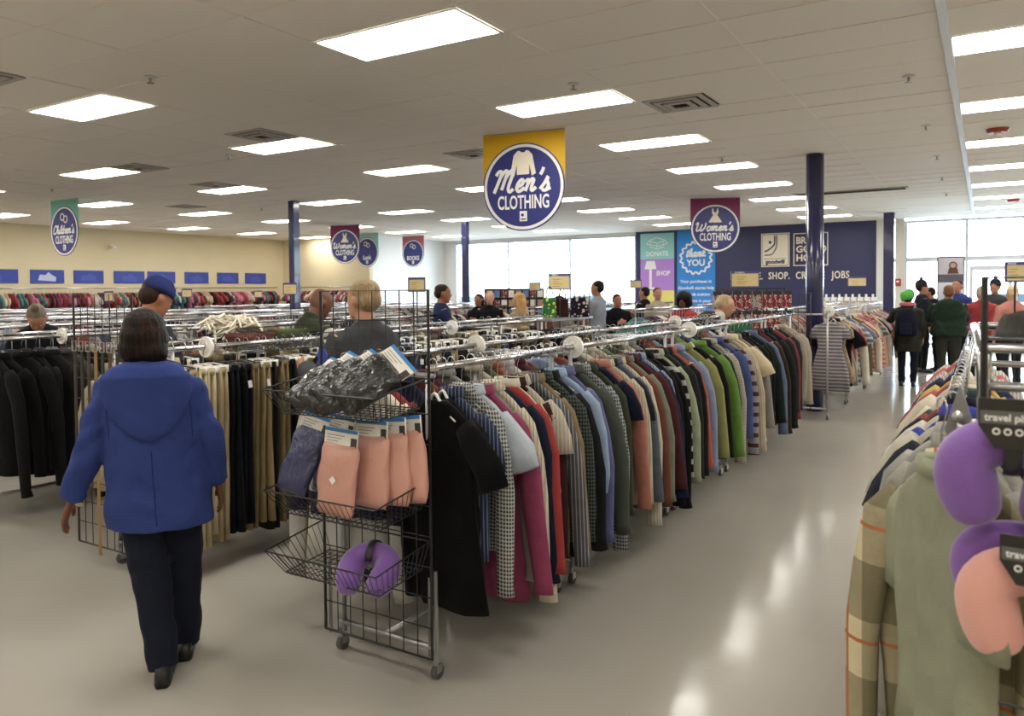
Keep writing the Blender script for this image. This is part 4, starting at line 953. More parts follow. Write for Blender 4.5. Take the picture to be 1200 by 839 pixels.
# plastic-wrapped packs with header cards
def wrap_mat(name, col, bump=1.0):
    m = mat(name, col, .6, 0, .2, coat=1.0); nt = m.node_tree; p = nt.nodes['Principled BSDF']; p.inputs['Coat Roughness'].default_value = .06
    tc = nt.nodes.new('ShaderNodeTexCoord'); mp = nt.nodes.new('ShaderNodeMapping'); mp.inputs['Scale'].default_value = (1, 1, .55); nt.links.new(tc.outputs['Object'], mp.inputs[0])
    v = nt.nodes.new('ShaderNodeTexNoise'); v.inputs['Scale'].default_value = 17; v.inputs['Detail'].default_value = 4; v.inputs['Distortion'].default_value = 2.2
    nt.links.new(mp.outputs[0], v.inputs['Vector'])
    b = nt.nodes.new('ShaderNodeBump'); b.inputs['Strength'].default_value = bump; b.inputs['Distance'].default_value = .02
    nt.links.new(v.outputs[0], b.inputs['Height']); nt.links.new(b.outputs[0], p.inputs['Coat Normal'])
    b2 = nt.nodes.new('ShaderNodeBump'); b2.inputs['Strength'].default_value = bump*.3; b2.inputs['Distance'].default_value = .02
    nt.links.new(v.outputs[0], b2.inputs['Height']); nt.links.new(b2.outputs[0], p.inputs['Normal'])
    return m
WB = wrap_mat('wrapped_black', (.006, .006, .007), .7); WN = wrap_mat('wrapped_navy', (.035, .04, .11)); WP = wrap_mat('wrapped_pink', (.60, .31, .25), .5)
CARD = mat('header_card', (.78, .76, .70), .5); CBLUE = mat('header_blue', (.04, .22, .55), .5); CDK = mat('header_dark', (.04, .035, .03), .5)
def pack_mb(W, T, L, seed):
    r = random.Random(seed); m = MB(); rings = []
    for i in range(13):
        t = i/12; k = (1-abs(2*t-1)**4)**.5 if 0 < t < 1 else .12
        rings.append([(W/2*(.86+.14*k)*(abs(cos(a))**.55)*(1 if cos(a) >= 0 else -1)+.004*sin(9*t+2*a+seed), T/2*max(k, .12)*(abs(sin(a))**.9)*(1 if sin(a) >= 0 else -1)+.004*sin(7*t*2+3*a+seed), -L*t) for a in [2*pi*j/20 for j in range(20)]])
    return m.loft(rings)
def pack(loc, rot, W, T, L, m, seed, label, group, name='wrapped_pack', badge=False):
    e = pack_mb(W, T, L, seed).build(name, m, None, True, loc, rot); tag(e, label, 'pillow pack', group)
    MB().box(-W*.44, W*.44, -.004, .004, -.012, .062).build('header_card', CARD, e)
    MB().box(-W*.44, W*.44, -.0055, -.0042, .047, .062).build('header_stripe', CBLUE, e)
    MB().box(W*.28, W*.44, -.0055, -.0042, -.012, .03).build('header_picture', CDK, e)
    pr = MB()
    for i in range(3): pr.box(-W*.38, W*(.1-.08*i), -.0052, -.0042, .03-.012*i, .034-.012*i)
    pr.build('printed_lines', mat('print_grey', (.35, .35, .33), .6), e)
    if badge: MB().prism([(-.018, -.0), (0, .018), (.018, 0), (0, -.018)], -T*.52-.001, -T*.5).build('badge', WHITE, e, loc=(.0, 0, -L*.5))
    return e
G1 = 'black wrapped pillows in the upper basket'
for i, (x, y, z, rx, ry, rz) in enumerate([(-2.38, 2.46, 1.35, -62, 20, 14), (-2.29, 2.46, 1.37, -56, 26, 10), (-2.19, 2.46, 1.375, -58, 34, 0), (-2.08, 2.46, 1.39, -52, 38, -6)]):
    pack((x, y, z), (radians(rx), radians(ry), radians(rz)), .19, .075, .27, WB, i+1, 'glossy black plastic-wrapped pillow in the upper basket, '+['leftmost', 'second from left', 'third from left', 'rightmost'][i], G1)
G2 = 'navy and pink packs in the middle basket'
for i, (x, y, z, rx, ry, rz, m, lb, bd) in enumerate([(-2.50, 2.42, 1.10, -14, 16, 16, WN, 'navy plastic-wrapped pack leaning at the left of the middle basket', 0), (-2.42, 2.50, 1.09, -8, 12, 10, WN, 'second navy plastic-wrapped pack tucked behind the first', 0),
        (-2.30, 2.38, 1.06, -6, 3, 2, WP, 'front pink plastic-wrapped pack with a small white diamond badge', 1), (-2.20, 2.46, 1.09, -5, -2, -3, WP, 'pink pack just right of the badged pink pack', 0), (-2.13, 2.50, 1.10, -4, -6, -5, WP, 'pink pack standing third from left in the middle basket', 0), (-2.07, 2.53, 1.11, -3, -8, -6, WP, 'rightmost pink pack with blue and white card', 0)]):
    pack((x, y, z), (radians(rx), radians(ry), radians(rz)), .20 if m is WP else .15, .06, .30 if m is WP else .29, m, 10+i, lb, G2, badge=bool(bd))

# neck pillows
PUR = mat('purple_plush', (.19, .085, .34), .8, sheen=.4, bump=.15, bscale=220); PNK = mat('pink_plush', (.72, .36, .30), .8, sheen=.4, bump=.15, bscale=220)
def neck_pillow(loc, rot, m, label, R=.075, rr=.052, kz=.78, card=True, sc=1.0, writing=True):
    S = R/.075; ctl = [(-.050, -.098, .30), (-.052, -.092, .62), (-.056, -.080, .84), (-.062, -.062, .97), (-.070, -.035, 1.04), (-.076, 0, 1.05), (-.070, .032, .98), (-.045, .056, .9), (0, .066, .86)]
    ctl = ctl+[(-a, b, c) for a, b, c in ctl[-2::-1]]
    pts = catmull([(a, 0, b) for a, b, c in ctl], 3); rs_ = catmull([(c, 0, 0) for a, b, c in ctl], 3)
    q = [(p.x*S, 0, p.z*S*kz/.78) for p in pts]; rad = [(rr*max(.2, v.x), rr*max(.2, v.x)) for v in rs_]
    e = MB().tube(q, rad, 20, ref=(0, 1, 0)).build('neck_pillow', m, None, True, loc, rot); e.scale = (sc,)*3
    tag(e, label, 'pillow')
    if card:
        if writing: MB().prism([(-.056, .155), (-.056, .105), (-.03, .062), (.03, .062), (.056, .105), (.056, .155)], -.064, -.06).build('hang_card', mat('card_black', (.02, .018, .016), .45), e)
        st_ = [(0, (rr+.006)*sin(t)*-1, R*kz+(rr+.006)*cos(t)) for t in [radians(-150+300*k/16) for k in range(17)]]
        MB().tube(st_, [(.003, .017)]*17, 6, ref=(0, 1, 0)).build('strap', BLACKP, e, True)
        if writing:
            MB().box(-.053, .053, -.0655, -.0642, .108, .132).build('card_band', mat('card_grey', (.12, .115, .11), .5), e)
            text('travel pillow', .0185, WHITE, e, 0, .114, -.0662, bold=.02, name='lettering')
            for k in range(4): MB().ring(.0038, .0066, -.066, -.0642, -.027+.018*k, .094, 16).build('badge_ring', WHITE, e)
    return e
neck_pillow((-2.19, 2.42, .535), (radians(-52), 0, radians(16)), PUR, 'small purple neck pillow lying in the lowest basket', R=.08, rr=.054, kz=.85, writing=False)
neck_pillow((.045, 1.75, 1.335), (0, 0, radians(2)), PUR, 'purple travel neck pillow hanging highest on the right grid panel')
neck_pillow((.088, 1.745, 1.09), (radians(3), 0, radians(-4)), PNK, 'pink travel neck pillow hanging below the purple one at right', R=.08)
neck_pillow((.055, 1.80, 1.14), (0, 0, 0), PUR, 'dark purple neck pillow peeking out behind the pink one', rr=.035, card=False)
# rack at the right edge
e = empty('clothes_rack', (0, 1.95, 0), 0, 'chrome rack with a raised top frame at the right edge', 'clothes rack', 'chrome clothes racks on casters')
for x in (-.05, .52): MB().tube([(x, .0, 1.41), (x, 3.5, 1.41)], .0105, 12).build('hanging_rail', STEEL, e, True)
for y in (.02, 1.7, 3.46):
    for x in (-.02, .52): MB().tube([(x, y, .1), (x, y, 1.405)], .011, 8).build('post', STEEL, e, True); caster_parts(e, x, y)
    MB().tube([(-.05, y, .16), (.52, y, .16)], .013, 8).build('crossbar', STEEL, e, True); MB().tube([(-.05, y, 1.385), (.52, y, 1.385)], .013, 8).build('crossbar', STEEL, e, True)
MB().tube([(.0, .07, 1.40), (.0, .07, 1.545), (-.005, .09, 1.56), (-.03, 1.1, 1.56), (-.02, 1.12, 1.56), (.6, 1.12, 1.56)], .014, 10).build('top_frame', CHROME, e, True)
for z in (1.56, 1.475): MB().tube([(.0, .07, z), (.62, .07, z)], .011, 8).build('top_frame_bar', CHROME, e, True)
o = MB().prism([(-.03, -.05), (0, .05), (.03, -.05), (.022, -.075), (-.022, -.075)], -.008, .008).build('size_paddle', mat('grey_paddle', (.25, .24, .23), .5), None, False, (-.045, 1.99, 1.43)); tag(o, 'grey plastic size paddle at the front of the right rack', 'divider')
o = MB().prism([(-.02, -.05), (-.03, 0), (0, .05), (.03, 0), (.02, -.05)], -.004, .004).build('size_paddle', mat('blue_paddle', (.03, .06, .4), .4), None, False, (-2.66, 2.64, 1.40)); tag(o, 'small blue size paddle at the left end of the central back rail', 'divider')
for x in (.14, .28, .42): MB().tube([(x, .07, 1.56), (x, 1.12, 1.56)], .006, 6).build('top_frame_bar', CHROME, e, True)
RIGHT_PILE = True
# heap of hangers and folded clothes on top of the racks
def heap(name, loc, rx, ry, rz_, m, label, n=26, seed=1, cat='hangers'):
    r = random.Random(seed); mb = MB()
    for i in range(n):
        a = r.uniform(0, 6.28); cx, cy, cz = r.gauss(0, rx*.45), r.gauss(0, ry*.45), abs(r.gauss(0, rz_*.45)); t = r.uniform(-.5, .5)
        P = []
        for k in range(9):
            u = -1+2*k/8; P.append((cx+.15*u*cos(a), cy+.15*u*sin(a), cz+.06*(1-abs(u))+.08*t*u))
        mb.tube(P, .008, 5)
    o = mb.build(name, m, None, True, loc); return tag(o, label, cat, None, 'stuff')
heap('hanger_heap', (-4.65, 3.72, 1.385), .12, .16, .11, CREAM, 'heap of loose cream plastic hangers on top of the trousers row', 34, 4)
def folded(loc, rz, W, D, T, hexc, label, group=None, name='folded_garment'):
    r = random.Random(label); m = MB(); rings = []
    for i in range(5):
        t = i/4; rings.append([((W/2+.012*sin(5*a+i))*(abs(cos(a))**.4)*(1 if cos(a) >= 0 else -1), (D/2+.012*sin(3*a+2*i))*(abs(sin(a))**.4)*(1 if sin(a) >= 0 else -1), T*t+.012*sin(2*a+r.random())*t) for a in [2*pi*j/24 for j in range(24)]])
    o = m.loft(rings).build(name, fabric(hexc), None, True, loc, (0, 0, rz)); return tag(o, label, 'clothes', group)
folded((-4.5, 3.75, 1.34), .3, .28, .3, .06, '#6c3d34', 'folded rust garment in the flat wire basket', 'folded clothes on top of the trousers row')
folded((-4.53, 4.1, 1.34), -.2, .28, .3, .07, '#4c5a34', 'folded moss green garment in the flat wire basket', 'folded clothes on top of the trousers row')
folded((-4.55, 3.86, 1.41), .5, .24, .2, .05, '#8f8878', 'folded grey garment on the flat wire basket pile', 'folded clothes on top of the trousers row')
GF = 'folded clothes on the raised top frame of the right rack'
for i, (x, y, z, hx, nm) in enumerate([(.22, 2.30, 1.568, '#55544d', 'dark grey folded sweater at the front of the raised frame'), (.38, 2.42, 1.63, '#7d7a6e', 'stone grey folded sweater on top of the dark grey one'), (.30, 2.74, 1.568, '#2c3a30', 'dark green folded sweater behind the grey ones')]):
    folded((x, y, z), .3-.3*i, .34, .3, .06, hx, nm, GF)
folded((-2.15, 10.2, .855), .2, .3, .2, .10, '#c9a94a', 'mustard yellow knit hat in the distant wire basket', None, 'knit_hat')
basket(-2.45, 10.34, .72, .55, .3, 'lower distant black wire basket before the near navy column')
folded((-2.2, 10.2, .625), .2, .26, .2, .10, '#c4525f', 'coral pink cap in the lower distant wire basket', None, 'cap')
# belts on the grid panel behind the woman
BELTS = [('#2a1d14', 'dark brown'), ('#141210', 'black'), ('#3c2a1c', 'chestnut'), ('#8a6a3e', 'tan'), ('#1b1714', 'black studded'), ('#4a2f1e', 'brown'), ('#26221e', 'charcoal leather')]
for i, (hx, nm) in enumerate(BELTS):
    x = -4.88+.075*i; zt = 1.36; zb = [.55, .42, .5, .08, .6, .62, .66][i]
    e = MB().tube([(0, 0, zt), (.004, -.004, (zt+zb)/2), (0, 0, zb)], [(.018, .003)]*3, 6, ref=(1, 0, 0)).build('belt', mat('leather_'+nm, srgb(hx), .5), None, False, (x, 2.715, 0)); tag(e, f'{nm} belt hanging on the grid panel behind the woman in blue', 'belt', 'belts on the grid panel')
    MB().tube([(-.022, -.005, zt-.02), (-.022, -.005, zt+.04), (.022, -.005, zt+.04), (.022, -.005, zt-.02), (-.022, -.005, zt-.02)], .004, 6).build('buckle', STEEL, e)
o = MB().box(-.05, .05, -.02, .02, .12, .32).build('wallet_box', BLACKP, None, False, (-4.9, 2.68, 0)); 
bpy.data.objects.remove(o)
# handbags hung above the far racks
def handbag(loc, rz, W, Hh, D, hexc, label, pat=None, hx2=None, handle=.12):
    r = MB(); rings = []
    for t in (0, .15, .5, .85, 1): rings.append([((W/2*(1-.12*t))*(abs(cos(a))**.4)*(1 if cos(a) >= 0 else -1), (D/2*(1.1-.6*t))*(abs(sin(a))**.5)*(1 if sin(a) >= 0 else -1), Hh*t) for a in [2*pi*j/20 for j in range(20)]])
    o = r.loft(rings).build('handbag', fabric(hexc, pat or 'plain', hx2), None, True, loc, (0, 0, rz))
    q = [(-W*.25, 0, Hh-.01)]+[(W*.25*-cos(pi*i/8), 0, Hh+handle*sin(pi*i/8)) for i in range(1, 8)]+[(W*.25, 0, Hh-.01)]
    MB().tube(q, .008, 6).build('handle', BLACKP, o, True)
    return tag(o, label, 'bag', 'handbags on top of the back racks')
for (px, py, d, w_, h_, hx, pat, hx2, lb) in [(644, 371, 8.6, .16, .22, '#1d6b35', 'floral', '#d9c534', 'green and yellow patterned tote bag'), (659, 371, 8.7, .15, .2, '#3a1d1a', 'plain', None, 'brown tote bag beside the green one'), (679, 371, 8.6, .22, .22, '#17152a', 'floral', '#c8b49a', 'black handbag with pale flower print')]:
    c = at_depth(px, d); handbag((c.x, c.y, 1.385), YAW, w_, h_, .1, hx, lb+' on top of the racks', pat, hx2)
# long top rail under the bags
c = at_depth(655, 8.6)
e = empty('display_shelf', (c.x, c.y, 0), pi/2*0+1.57, 'chrome bag shelf standing above the far end of the trousers row', 'shelf')
MB().box(-.5, .5, -.18, .18, 1.36, 1.383).build('shelf_board', STEEL, e)
for sx in (-.47, .47): MB().tube([(sx, 0, 0), (sx, 0, 1.36)], .014, 8).build('post', STEEL, e); MB().box(sx-.02, sx+.02, -.2, .2, 0, .03).build('foot', STEEL, e)
# red packaged goods hanging on a stand (right of the brown coat)
c = at_depth(880, 9.6)
st = empty('display_stand', (c.x, c.y, 0), YAW-.1, 'black wire stand holding red packaged goods left of the navy column', 'display stand')
for sx in (-.42, .42): MB().tube([(sx, 0, 0), (sx, 0, 1.70)], .012, 8).build('post', BLACKP, st); MB().box(sx-.02, sx+.02, -.25, .25, 0, .03).build('foot', BLACKP, st)
for z in (1.68, 1.45, 1.2): MB().tube([(-.42, 0, z), (.42, 0, z)], .008, 6).build('crossbar', BLACKP, st)
RP = fabric('#8a0f18', 'floral', '#d8c4bc', 1.6); WPK = fabric('#b9a8a2', 'floral', '#7c1016', 1.6)
for i in range(8):
    for lv in (0, 1):
        x = -.42+.12*i; p = Vector((c.x, c.y, 0))+Vector((cos(YAW-.1)*x+sin(YAW-.1)*.05, sin(YAW-.1)*x-cos(YAW-.1)*.05, 1.44-.24*lv))
        o = MB().box(-.052, .052, -.02, .02, 0, .21).build('packaged_item', RP if (i+lv) % 4 else WPK, None, False, p, (0, 0, YAW-.1)); tag(o, f'{["white with red", "red with white"][min(1, (i+lv) % 4)]} package, {"lower" if lv else "upper"} row, {["first", "second", "third", "fourth", "fifth", "sixth", "seventh", "last"][i]} from left on the black stand', 'package', 'red packaged goods on the black stand')
        MB().box(-.052, .052, -.022, -.0202, .165, .21).build('pack_header', BLACKP, o)
        MB().box(-.01, .01, -.003, .003, .21, .235).build('hang_tab', BLACKP, o)
o = handbag((at_depth(866, 9.0).x, at_depth(866, 9.0).y, .95), YAW, .34, .36, .1, '#2e7a50', 'bright green cloth bag hanging behind the central row'); 
# shelf of white-capped bottles against the navy wall
c = at_y(998, 353, YF-.35)
e = empty('display_shelf', (c.x, YF-.3, 0), 0, 'pale counter against the navy wall below the orange-topped placard', 'shelf')
MB().box(-1.0, .75, -.22, .22, 0, 1.15).build('cabinet', mat('pale_counter', (.5, .46, .40), .6), e); MB().box(-1.03, .78, -.25, .25, 1.15, 1.18).build('shelf_board', WHITEP, e)
for i in range(9):
    o = MB().box(-.07, .07, -.06, .06, 0, .22).build('carton', WHITEP, None, False, (c.x-.8+.17*i, YF-.32, 1.181)); tag(o, f'white-topped carton, {["leftmost", "second", "third", "fourth", "fifth", "sixth", "seventh", "eighth", "rightmost"][i]} of the row on the pale counter', 'carton', 'cartons on the pale counter')
    MB().tube([(-.03, 0, .22), (-.03, 0, .30)], .028, 8).build('cap', WHITEP, o); MB().box(-.06, .06, -.062, -.0602, .03, .12).build('carton_label', mat('carton_label', (.45, .35, .28), .6), o)
# magazine rack before the window, seen between heads
c = at_depth(603, 16)
e = empty('magazine_rack', (c.x, c.y, 0), YAW+.1, 'dark tiered rack of small goods before the shop window', 'rack')
MB().box(-.62, .62, -.03, .03, 0, 1.72).build('back_panel', BLACKP, e)
for k in range(4): MB().box(-.6, .6, -.16, -.03, .95+.19*k, .965+.19*k).build('shelf', BLACKP, e)
for k in range(4):
    for i in range(8):
        o = MB().box(-.055, .055, -.02, .02, 0, .14).build('boxed_item', [CARD, RP, mat('pk_blue', (.1, .2, .4), .5), mat('pk_tan', (.45, .3, .22), .5)][(i*3+k) % 4], None, False, Vector((c.x, c.y, 0))+Matrix.Rotation(YAW+.1, 3, 'Z') @ Vector((-.52+.149*i, -.09, .966+.19*k)), (0, 0, YAW+.1)); tag(o, f'{["white", "red", "blue", "tan"][(i*3+k) % 4]} box, {["first", "second", "third", "fourth", "fifth", "sixth", "seventh", "last"][i]} on the {["lowest", "second", "third", "top"][k]} shelf of the dark tiered rack', 'package', 'boxed items on the tiered rack')
# free-standing portrait poster by the entrance
c = at_depth(1114, 15.5)
e = empty('standing_poster', (c.x, c.y, 0), YAW-.45, 'tall dark-framed poster with a woman’s portrait near the entrance'.replace('’', "'"), 'poster')
sw, zt = .22, 2.28
MB().box(-sw-.02, sw+.02, -.012, .012, 1.2, zt).build('poster_frame', BLACKP, e)
MB().box(-sw, sw, -.016, -.0125, 1.92, zt-.03).build('portrait_ground', mat('portrait_bg', (.55, .55, .62), .5), e)
MB().box(-sw, sw, -.016, -.0125, 1.76, 1.92).build('caption_band', mat('caption_band', (.10, .10, .13), .5), e)
MB().box(-sw, sw, -.016, -.0125, 1.25, 1.76).build('lower_panel', mat('lower_panel', (.75, .77, .82), .5), e)
MB().disc(.075, -.0175, -.0162, .04, 2.1, 20).prism([(-.1+.04, 1.93), (.1+.04, 1.93), (.07+.04, 2.05), (-.07+.04, 2.05)], -.0175, -.0162).build('portrait_hair', mat('portrait_hair', (.12, .05, .04), .6), e)
MB().disc(.05, -.019, -.0177, .04, 2.1, 16).build('portrait_face', mat('portrait_face', (.55, .33, .25), .6), e)
MB().tube([(0, .02, 0), (0, .02, 1.25)], .02, 8).build('stand_post', BLACKP, e); MB().tube([(0, .02, 0), (0, .02, .03)], .2, 20).build('stand_foot', BLACKP, e)
# ================================================================ people
def skin(hexc): return mat('skin_'+hexc, srgb(hexc), .55, var=.06, vscale=12)
def hair_mat(c1, c2=None):
    k = f'hair_{c1}_{c2}'
    if k in MATS: return MATS[k]
    m = mat(k, srgb(c1), .5, 0, .18); nt = m.node_tree; p = nt.nodes['Principled BSDF']; L = nt.links
    tc = nt.nodes.new('ShaderNodeTexCoord'); mp = nt.nodes.new('ShaderNodeMapping'); mp.inputs['Scale'].default_value = (70, 70, 7); L.new(tc.outputs['Object'], mp.inputs[0])
    n = nt.nodes.new('ShaderNodeTexNoise'); n.inputs['Scale'].default_value = 1.0; n.inputs['Detail'].default_value = 4; n.inputs['Distortion'].default_value = .6; L.new(mp.outputs[0], n.inputs['Vector'])
    n2 = nt.nodes.new('ShaderNodeTexNoise'); n2.inputs['Scale'].default_value = 7; L.new(tc.outputs['Object'], n2.inputs['Vector'])
    a = srgb(c1); b = srgb(c2) if c2 else tuple(min(1, v*1.8) for v in a)
    ad = nt.nodes.new('ShaderNodeMath'); ad.operation = 'MULTIPLY'; L.new(n.outputs[0], ad.inputs[0]); L.new(n2.outputs[0], ad.inputs[1])
    mr = nt.nodes.new('ShaderNodeMapRange'); mr.inputs[1].default_value = .2; mr.inputs[2].default_value = .42; L.new(ad.outputs[0], mr.inputs[0])
    x = nt.nodes.new('ShaderNodeMix'); x.data_type = 'RGBA'; x.inputs[6].default_value = (*a, 1); x.inputs[7].default_value = (*b, 1); L.new(mr.outputs[0], x.inputs[0]); L.new(x.outputs[2], p.inputs['Base Color'])
    bu = nt.nodes.new('ShaderNodeBump'); bu.inputs['Strength'].default_value = .9; bu.inputs['Distance'].default_value = .01; L.new(n.outputs[0], bu.inputs['Height']); L.new(bu.outputs[0], p.inputs['Normal'])
    return m
def vox(mb, name, m, parent, size, smooth=5, loc=None, wr=0.0, wf=(5, 5, 13)):
    me0 = mb.mesh('tmp', m); t = bpy.data.objects.new('tmp', me0)
    a = t.modifiers.new('r', 'REMESH'); a.mode = 'VOXEL'; a.voxel_size = size; a.use_smooth_shade = True
    b = t.modifiers.new('s', 'SMOOTH'); b.iterations = smooth; b.factor = .5
    me = bake(t); me.name = name
    if not me.materials: me.materials.append(m)
    bpy.data.objects.remove(t); bpy.data.meshes.remove(me0)
    me.polygons.foreach_set('use_smooth', [True]*len(me.polygons))
    if wr:      # soft folds of the cloth
        import numpy as np
        n = len(me.vertices); co = np.empty(n*3); no = np.empty(n*3)
        me.vertices.foreach_get('co', co); me.vertices.foreach_get('normal', no); co = co.reshape(-1, 3); no = no.reshape(-1, 3)
        x, y, z = co.T; x = x+.05*np.sin(z*9+y*7); z = z+.04*np.sin(x*17+1.3)+.03*np.sin(y*21)
        d = .5*np.sin(z*29+x*9+2)*np.sin(x*11-y*6+z*5)+.35*np.sin(z*47-x*15+y*12)*np.sin(x*7+y*9+1)+.3*np.sin(x*23+z*8)*np.sin(z*13+y*17)
        me.vertices.foreach_set('co', (co+no*(d*wr)[:, None]).ravel())
    return link(name, me, parent, loc)
def rotx(p, a, o): 
    y, z = p[1]-o[1], p[2]-o[2]; return (p[0], o[1]+y*cos(a)-z*sin(a), o[2]+y*sin(a)+z*cos(a))
def hand(mb, W, d, side, curl=.5, fwd=(0, 1, 0)):
    W = Vector(W); d = Vector(d).normalized(); f = Vector(fwd); f = (f-d*f.dot(d)).normalized(); n = d.cross(f)*(1 if side > 0 else -1)   # palm normal (towards the thigh)
    if n.x*side > 0: n = -n
    mb.tube([W-d*.03, W+d*.02, W+d*.055, W+d*.09], [(.026, .02), (.034, .017), (.041, .016), (.036, .013)], 12, ref=tuple(f))
    for k in range(4):
        o = (-.030+.020*k); L = [.058, .072, .078, .07][k]; b = W+d*.078+f*o
        P = [b]; dd = d.copy(); 
        for j, s in enumerate((.46, .31, .23)):
            dd = (dd+n*curl*(.45+.25*j)).normalized(); P.append(P[-1]+dd*L*s)
        mb.tube(P, [.0095, .009, .008, .0065], 8)
    b = W+d*.02+f*.03
    mb.tube([b-f*.012, b+f*.022+d*.022+n*.008, b+f*.026+d*.048+n*.018, b+f*.02+d*.068+n*.024], [.013, .012, .0105, .008], 8)
def person(px, depth, phi, h, label, top, topw, pants, skinc, hair, haircol, arms='down', lean=0, headp=0, heady=0, res=.013, bulk=1.0, hem=.82, side=0.0, pos=None, step=(0, 0), armL=None, armR=None, hood=False, shoe='#101012', hair2=None, bres=None, slw=1.0, legw=1.0, rz=None, face=True, coat_name='jacket', group=None, collar=None, feetx=None, hatcol=None, legs=True):
    s = h/1.7; c = pos if pos is not None else at_depth(px, depth)
    a = YAW+math.atan((600-px)/FPX)+radians(phi) if rz is None else rz
    LN = -radians(lean); HP = -radians(headp); HY = radians(heady); hip = (0, 0, .92)
    def T(p):   # lean about the hips, side sway, scale
        q = rotx(p, LN, hip) if p[2] > .93 else p
        return Vector((q[0]+side*q[2], q[1], q[2]))*s
    def TH(p):  # head: turn about the neck first
        q = Vector(p)-Vector((0, 0, 1.47)); q = Matrix.Rotation(HY, 3, 'Z') @ (Matrix.Rotation(HP, 3, 'X') @ q); return T(tuple(q+Vector((0, 0, 1.47))))
    def ring(z, rx, ry, yc, n=20, f=T, xc=0, pw=.9): return [f((xc+rx*(abs(cos(t))**pw)*(1 if cos(t) >= 0 else -1), yc+ry*(abs(sin(t))**pw)*(1 if sin(t) >= 0 else -1), z)) for t in [2*pi*j/n for j in range(n)]]
    body = MB()
    # ---- body in one surface
    body.loft([ring(z, rx, ry, yc, 20, TH) for z, yc, rx, ry in ((1.470, .050, .022, .022), (1.482, .050, .040, .040), (1.502, .034, .056, .064), (1.53, .016, .064, .084), (1.56, .006, .070, .094), (1.60, 0, .075, .099), (1.64, -.006, .075, .097), (1.67, -.010, .062, .080), (1.69, -.012, .040, .052), (1.698, -.012, .014, .018))])
    body.tube([TH((0, .088, 1.605)), TH((0, .108, 1.575)), TH((0, .112, 1.562))], [.008*s, .013*s, .012*s], 8)
    body.tube([TH((-.022, .083, 1.528)), TH((0, .094, 1.528)), TH((.022, .083, 1.528))], [.006*s, .009*s, .006*s], 8)
    body.tube([TH((-.05, .078, 1.612)), TH((0, .092, 1.615)), TH((.05, .078, 1.612))], [.008*s, .01*s, .008*s], 8)
    for sd in (-1, 1): body.tube([TH((sd*.070, -.002, 1.548)), TH((sd*.083, -.010, 1.575)), TH((sd*.082, -.014, 1.60))], [(.008*s, .012*s), (.009*s, .022*s), (.007*s, .015*s)], 8, ref=(1, 0, 0))
    body.tube([T((0, -.02, 1.38)), T((0, -.012, 1.45)), TH((0, .0, 1.53))], [.062*s*bulk**.5, .055*s*bulk**.5, .058*s], 14)
    body.loft([ring(z, rx*bulk, ry*bulk, yc) for z, rx, ry, yc in ((.84, .15, .10, 0), (.92, .16, .105, 0), (1.08, .135, .095, 0), (1.25, .155, .10, 0), (1.36, .15, .09, -.005), (1.42, .09, .06, -.015))])
    if arms == 'reach': AL = [(-.185, 0, 1.385), (-.25, .10, 1.15), (-.17, .36, 1.20)]; AR = [(.185, 0, 1.385), (.25, .10, 1.15), (.17, .36, 1.20)]
    elif arms == 'raise': AL = [(-.185, 0, 1.385), (-.25, .12, 1.14), (-.08, .26, 1.38)]; AR = [(.185, 0, 1.385), (.25, .02, 1.12), (.2, .2, 1.05)]
    else: AL = [(-.185, 0, 1.385), (-.235, -.02, 1.11), (-.235, .06, .86)]; AR = [(.185, 0, 1.385), (.235, -.02, 1.11), (.235, .06, .86)]
    if armL: AL = armL
    if armR: AR = armR
    def arm(mb, A, r0, r1, r2, cuff=0.0, cap=True):
        S, E, W = [T(p) for p in A]
        if cuff: W = E+(W-E)*(1-cuff)
        P = [S+(S-E).normalized()*-.0, S.lerp(E, .35), S.lerp(E, .8), E, E.lerp(W, .4), W]
        mb.tube(P, [r0*s, r0*.98*s, r1*s, r1*s, (r1*.6+r2*.4)*s, r2*s], 14)
        return E, W
    for A, sd in ((AL, -1), (AR, 1)):
        E, W = arm(body, A, .046, .04, .028)
        hand(body, W, (W-E), sd, .5 if arms == 'down' else .9, fwd=(0, 1, 0) if arms == 'down' else (0, 0, 1))
    st = step; fx = feetx or (-.095, .095)
    legP = []
    for i, sd in enumerate((-1, 1)):
        hp = Vector((sd*.09+side*.9, 0, .90))*s; ft = Vector((fx[i], st[i], .09))*s
        kn = hp.lerp(ft, .5)+Vector((sd*.005, .035+.03*abs(st[i]), 0))*s; legP.append((hp, kn, ft))
        body.tube([hp, hp.lerp(kn, .5), kn, kn.lerp(ft, .35), ft], [.075*s, .066*s, .05*s, .05*s, .034*s], 12)
        body.tube([ft+Vector((0, -.04, -.03))*s, ft+Vector((0, .05, -.055))*s, ft+Vector((0, .14, -.07))*s], [.032*s, .03*s, .02*s], 10)
    root = vox(body, 'person', skin(skinc), None, bres or res*.75, 3)
    root.location = (c.x, c.y, 0); root.rotation_euler = (0, 0, a); tag(root, label, 'person', group)
    # ---- eyes
    if face:
        for sd in (-1, 1):
            p = TH((sd*.031, .083, 1.592)); e_ = MB().ell(p, .012*s, .012*s, .010*s, 10, 6).build('eye', mat('eye_white', (.7, .68, .65), .3), root, True)
            p = TH((sd*.031, .0925, 1.592)); MB().ell(p, .0055*s, .004*s, .0055*s, 8, 5).build('iris', mat('eye_dark', (.03, .02, .015), .2), e_, True)
            MB().tube([TH((sd*.045, .082, 1.608)), TH((sd*.03, .093, 1.613)), TH((sd*.015, .093, 1.610))], .0035*s, 5).build('eyebrow', mat('brow_'+haircol, srgb(haircol), .8), root)
    # ---- top garment
    g = MB(); B = bulk*topw; sh = .205*min(B, 1.15)
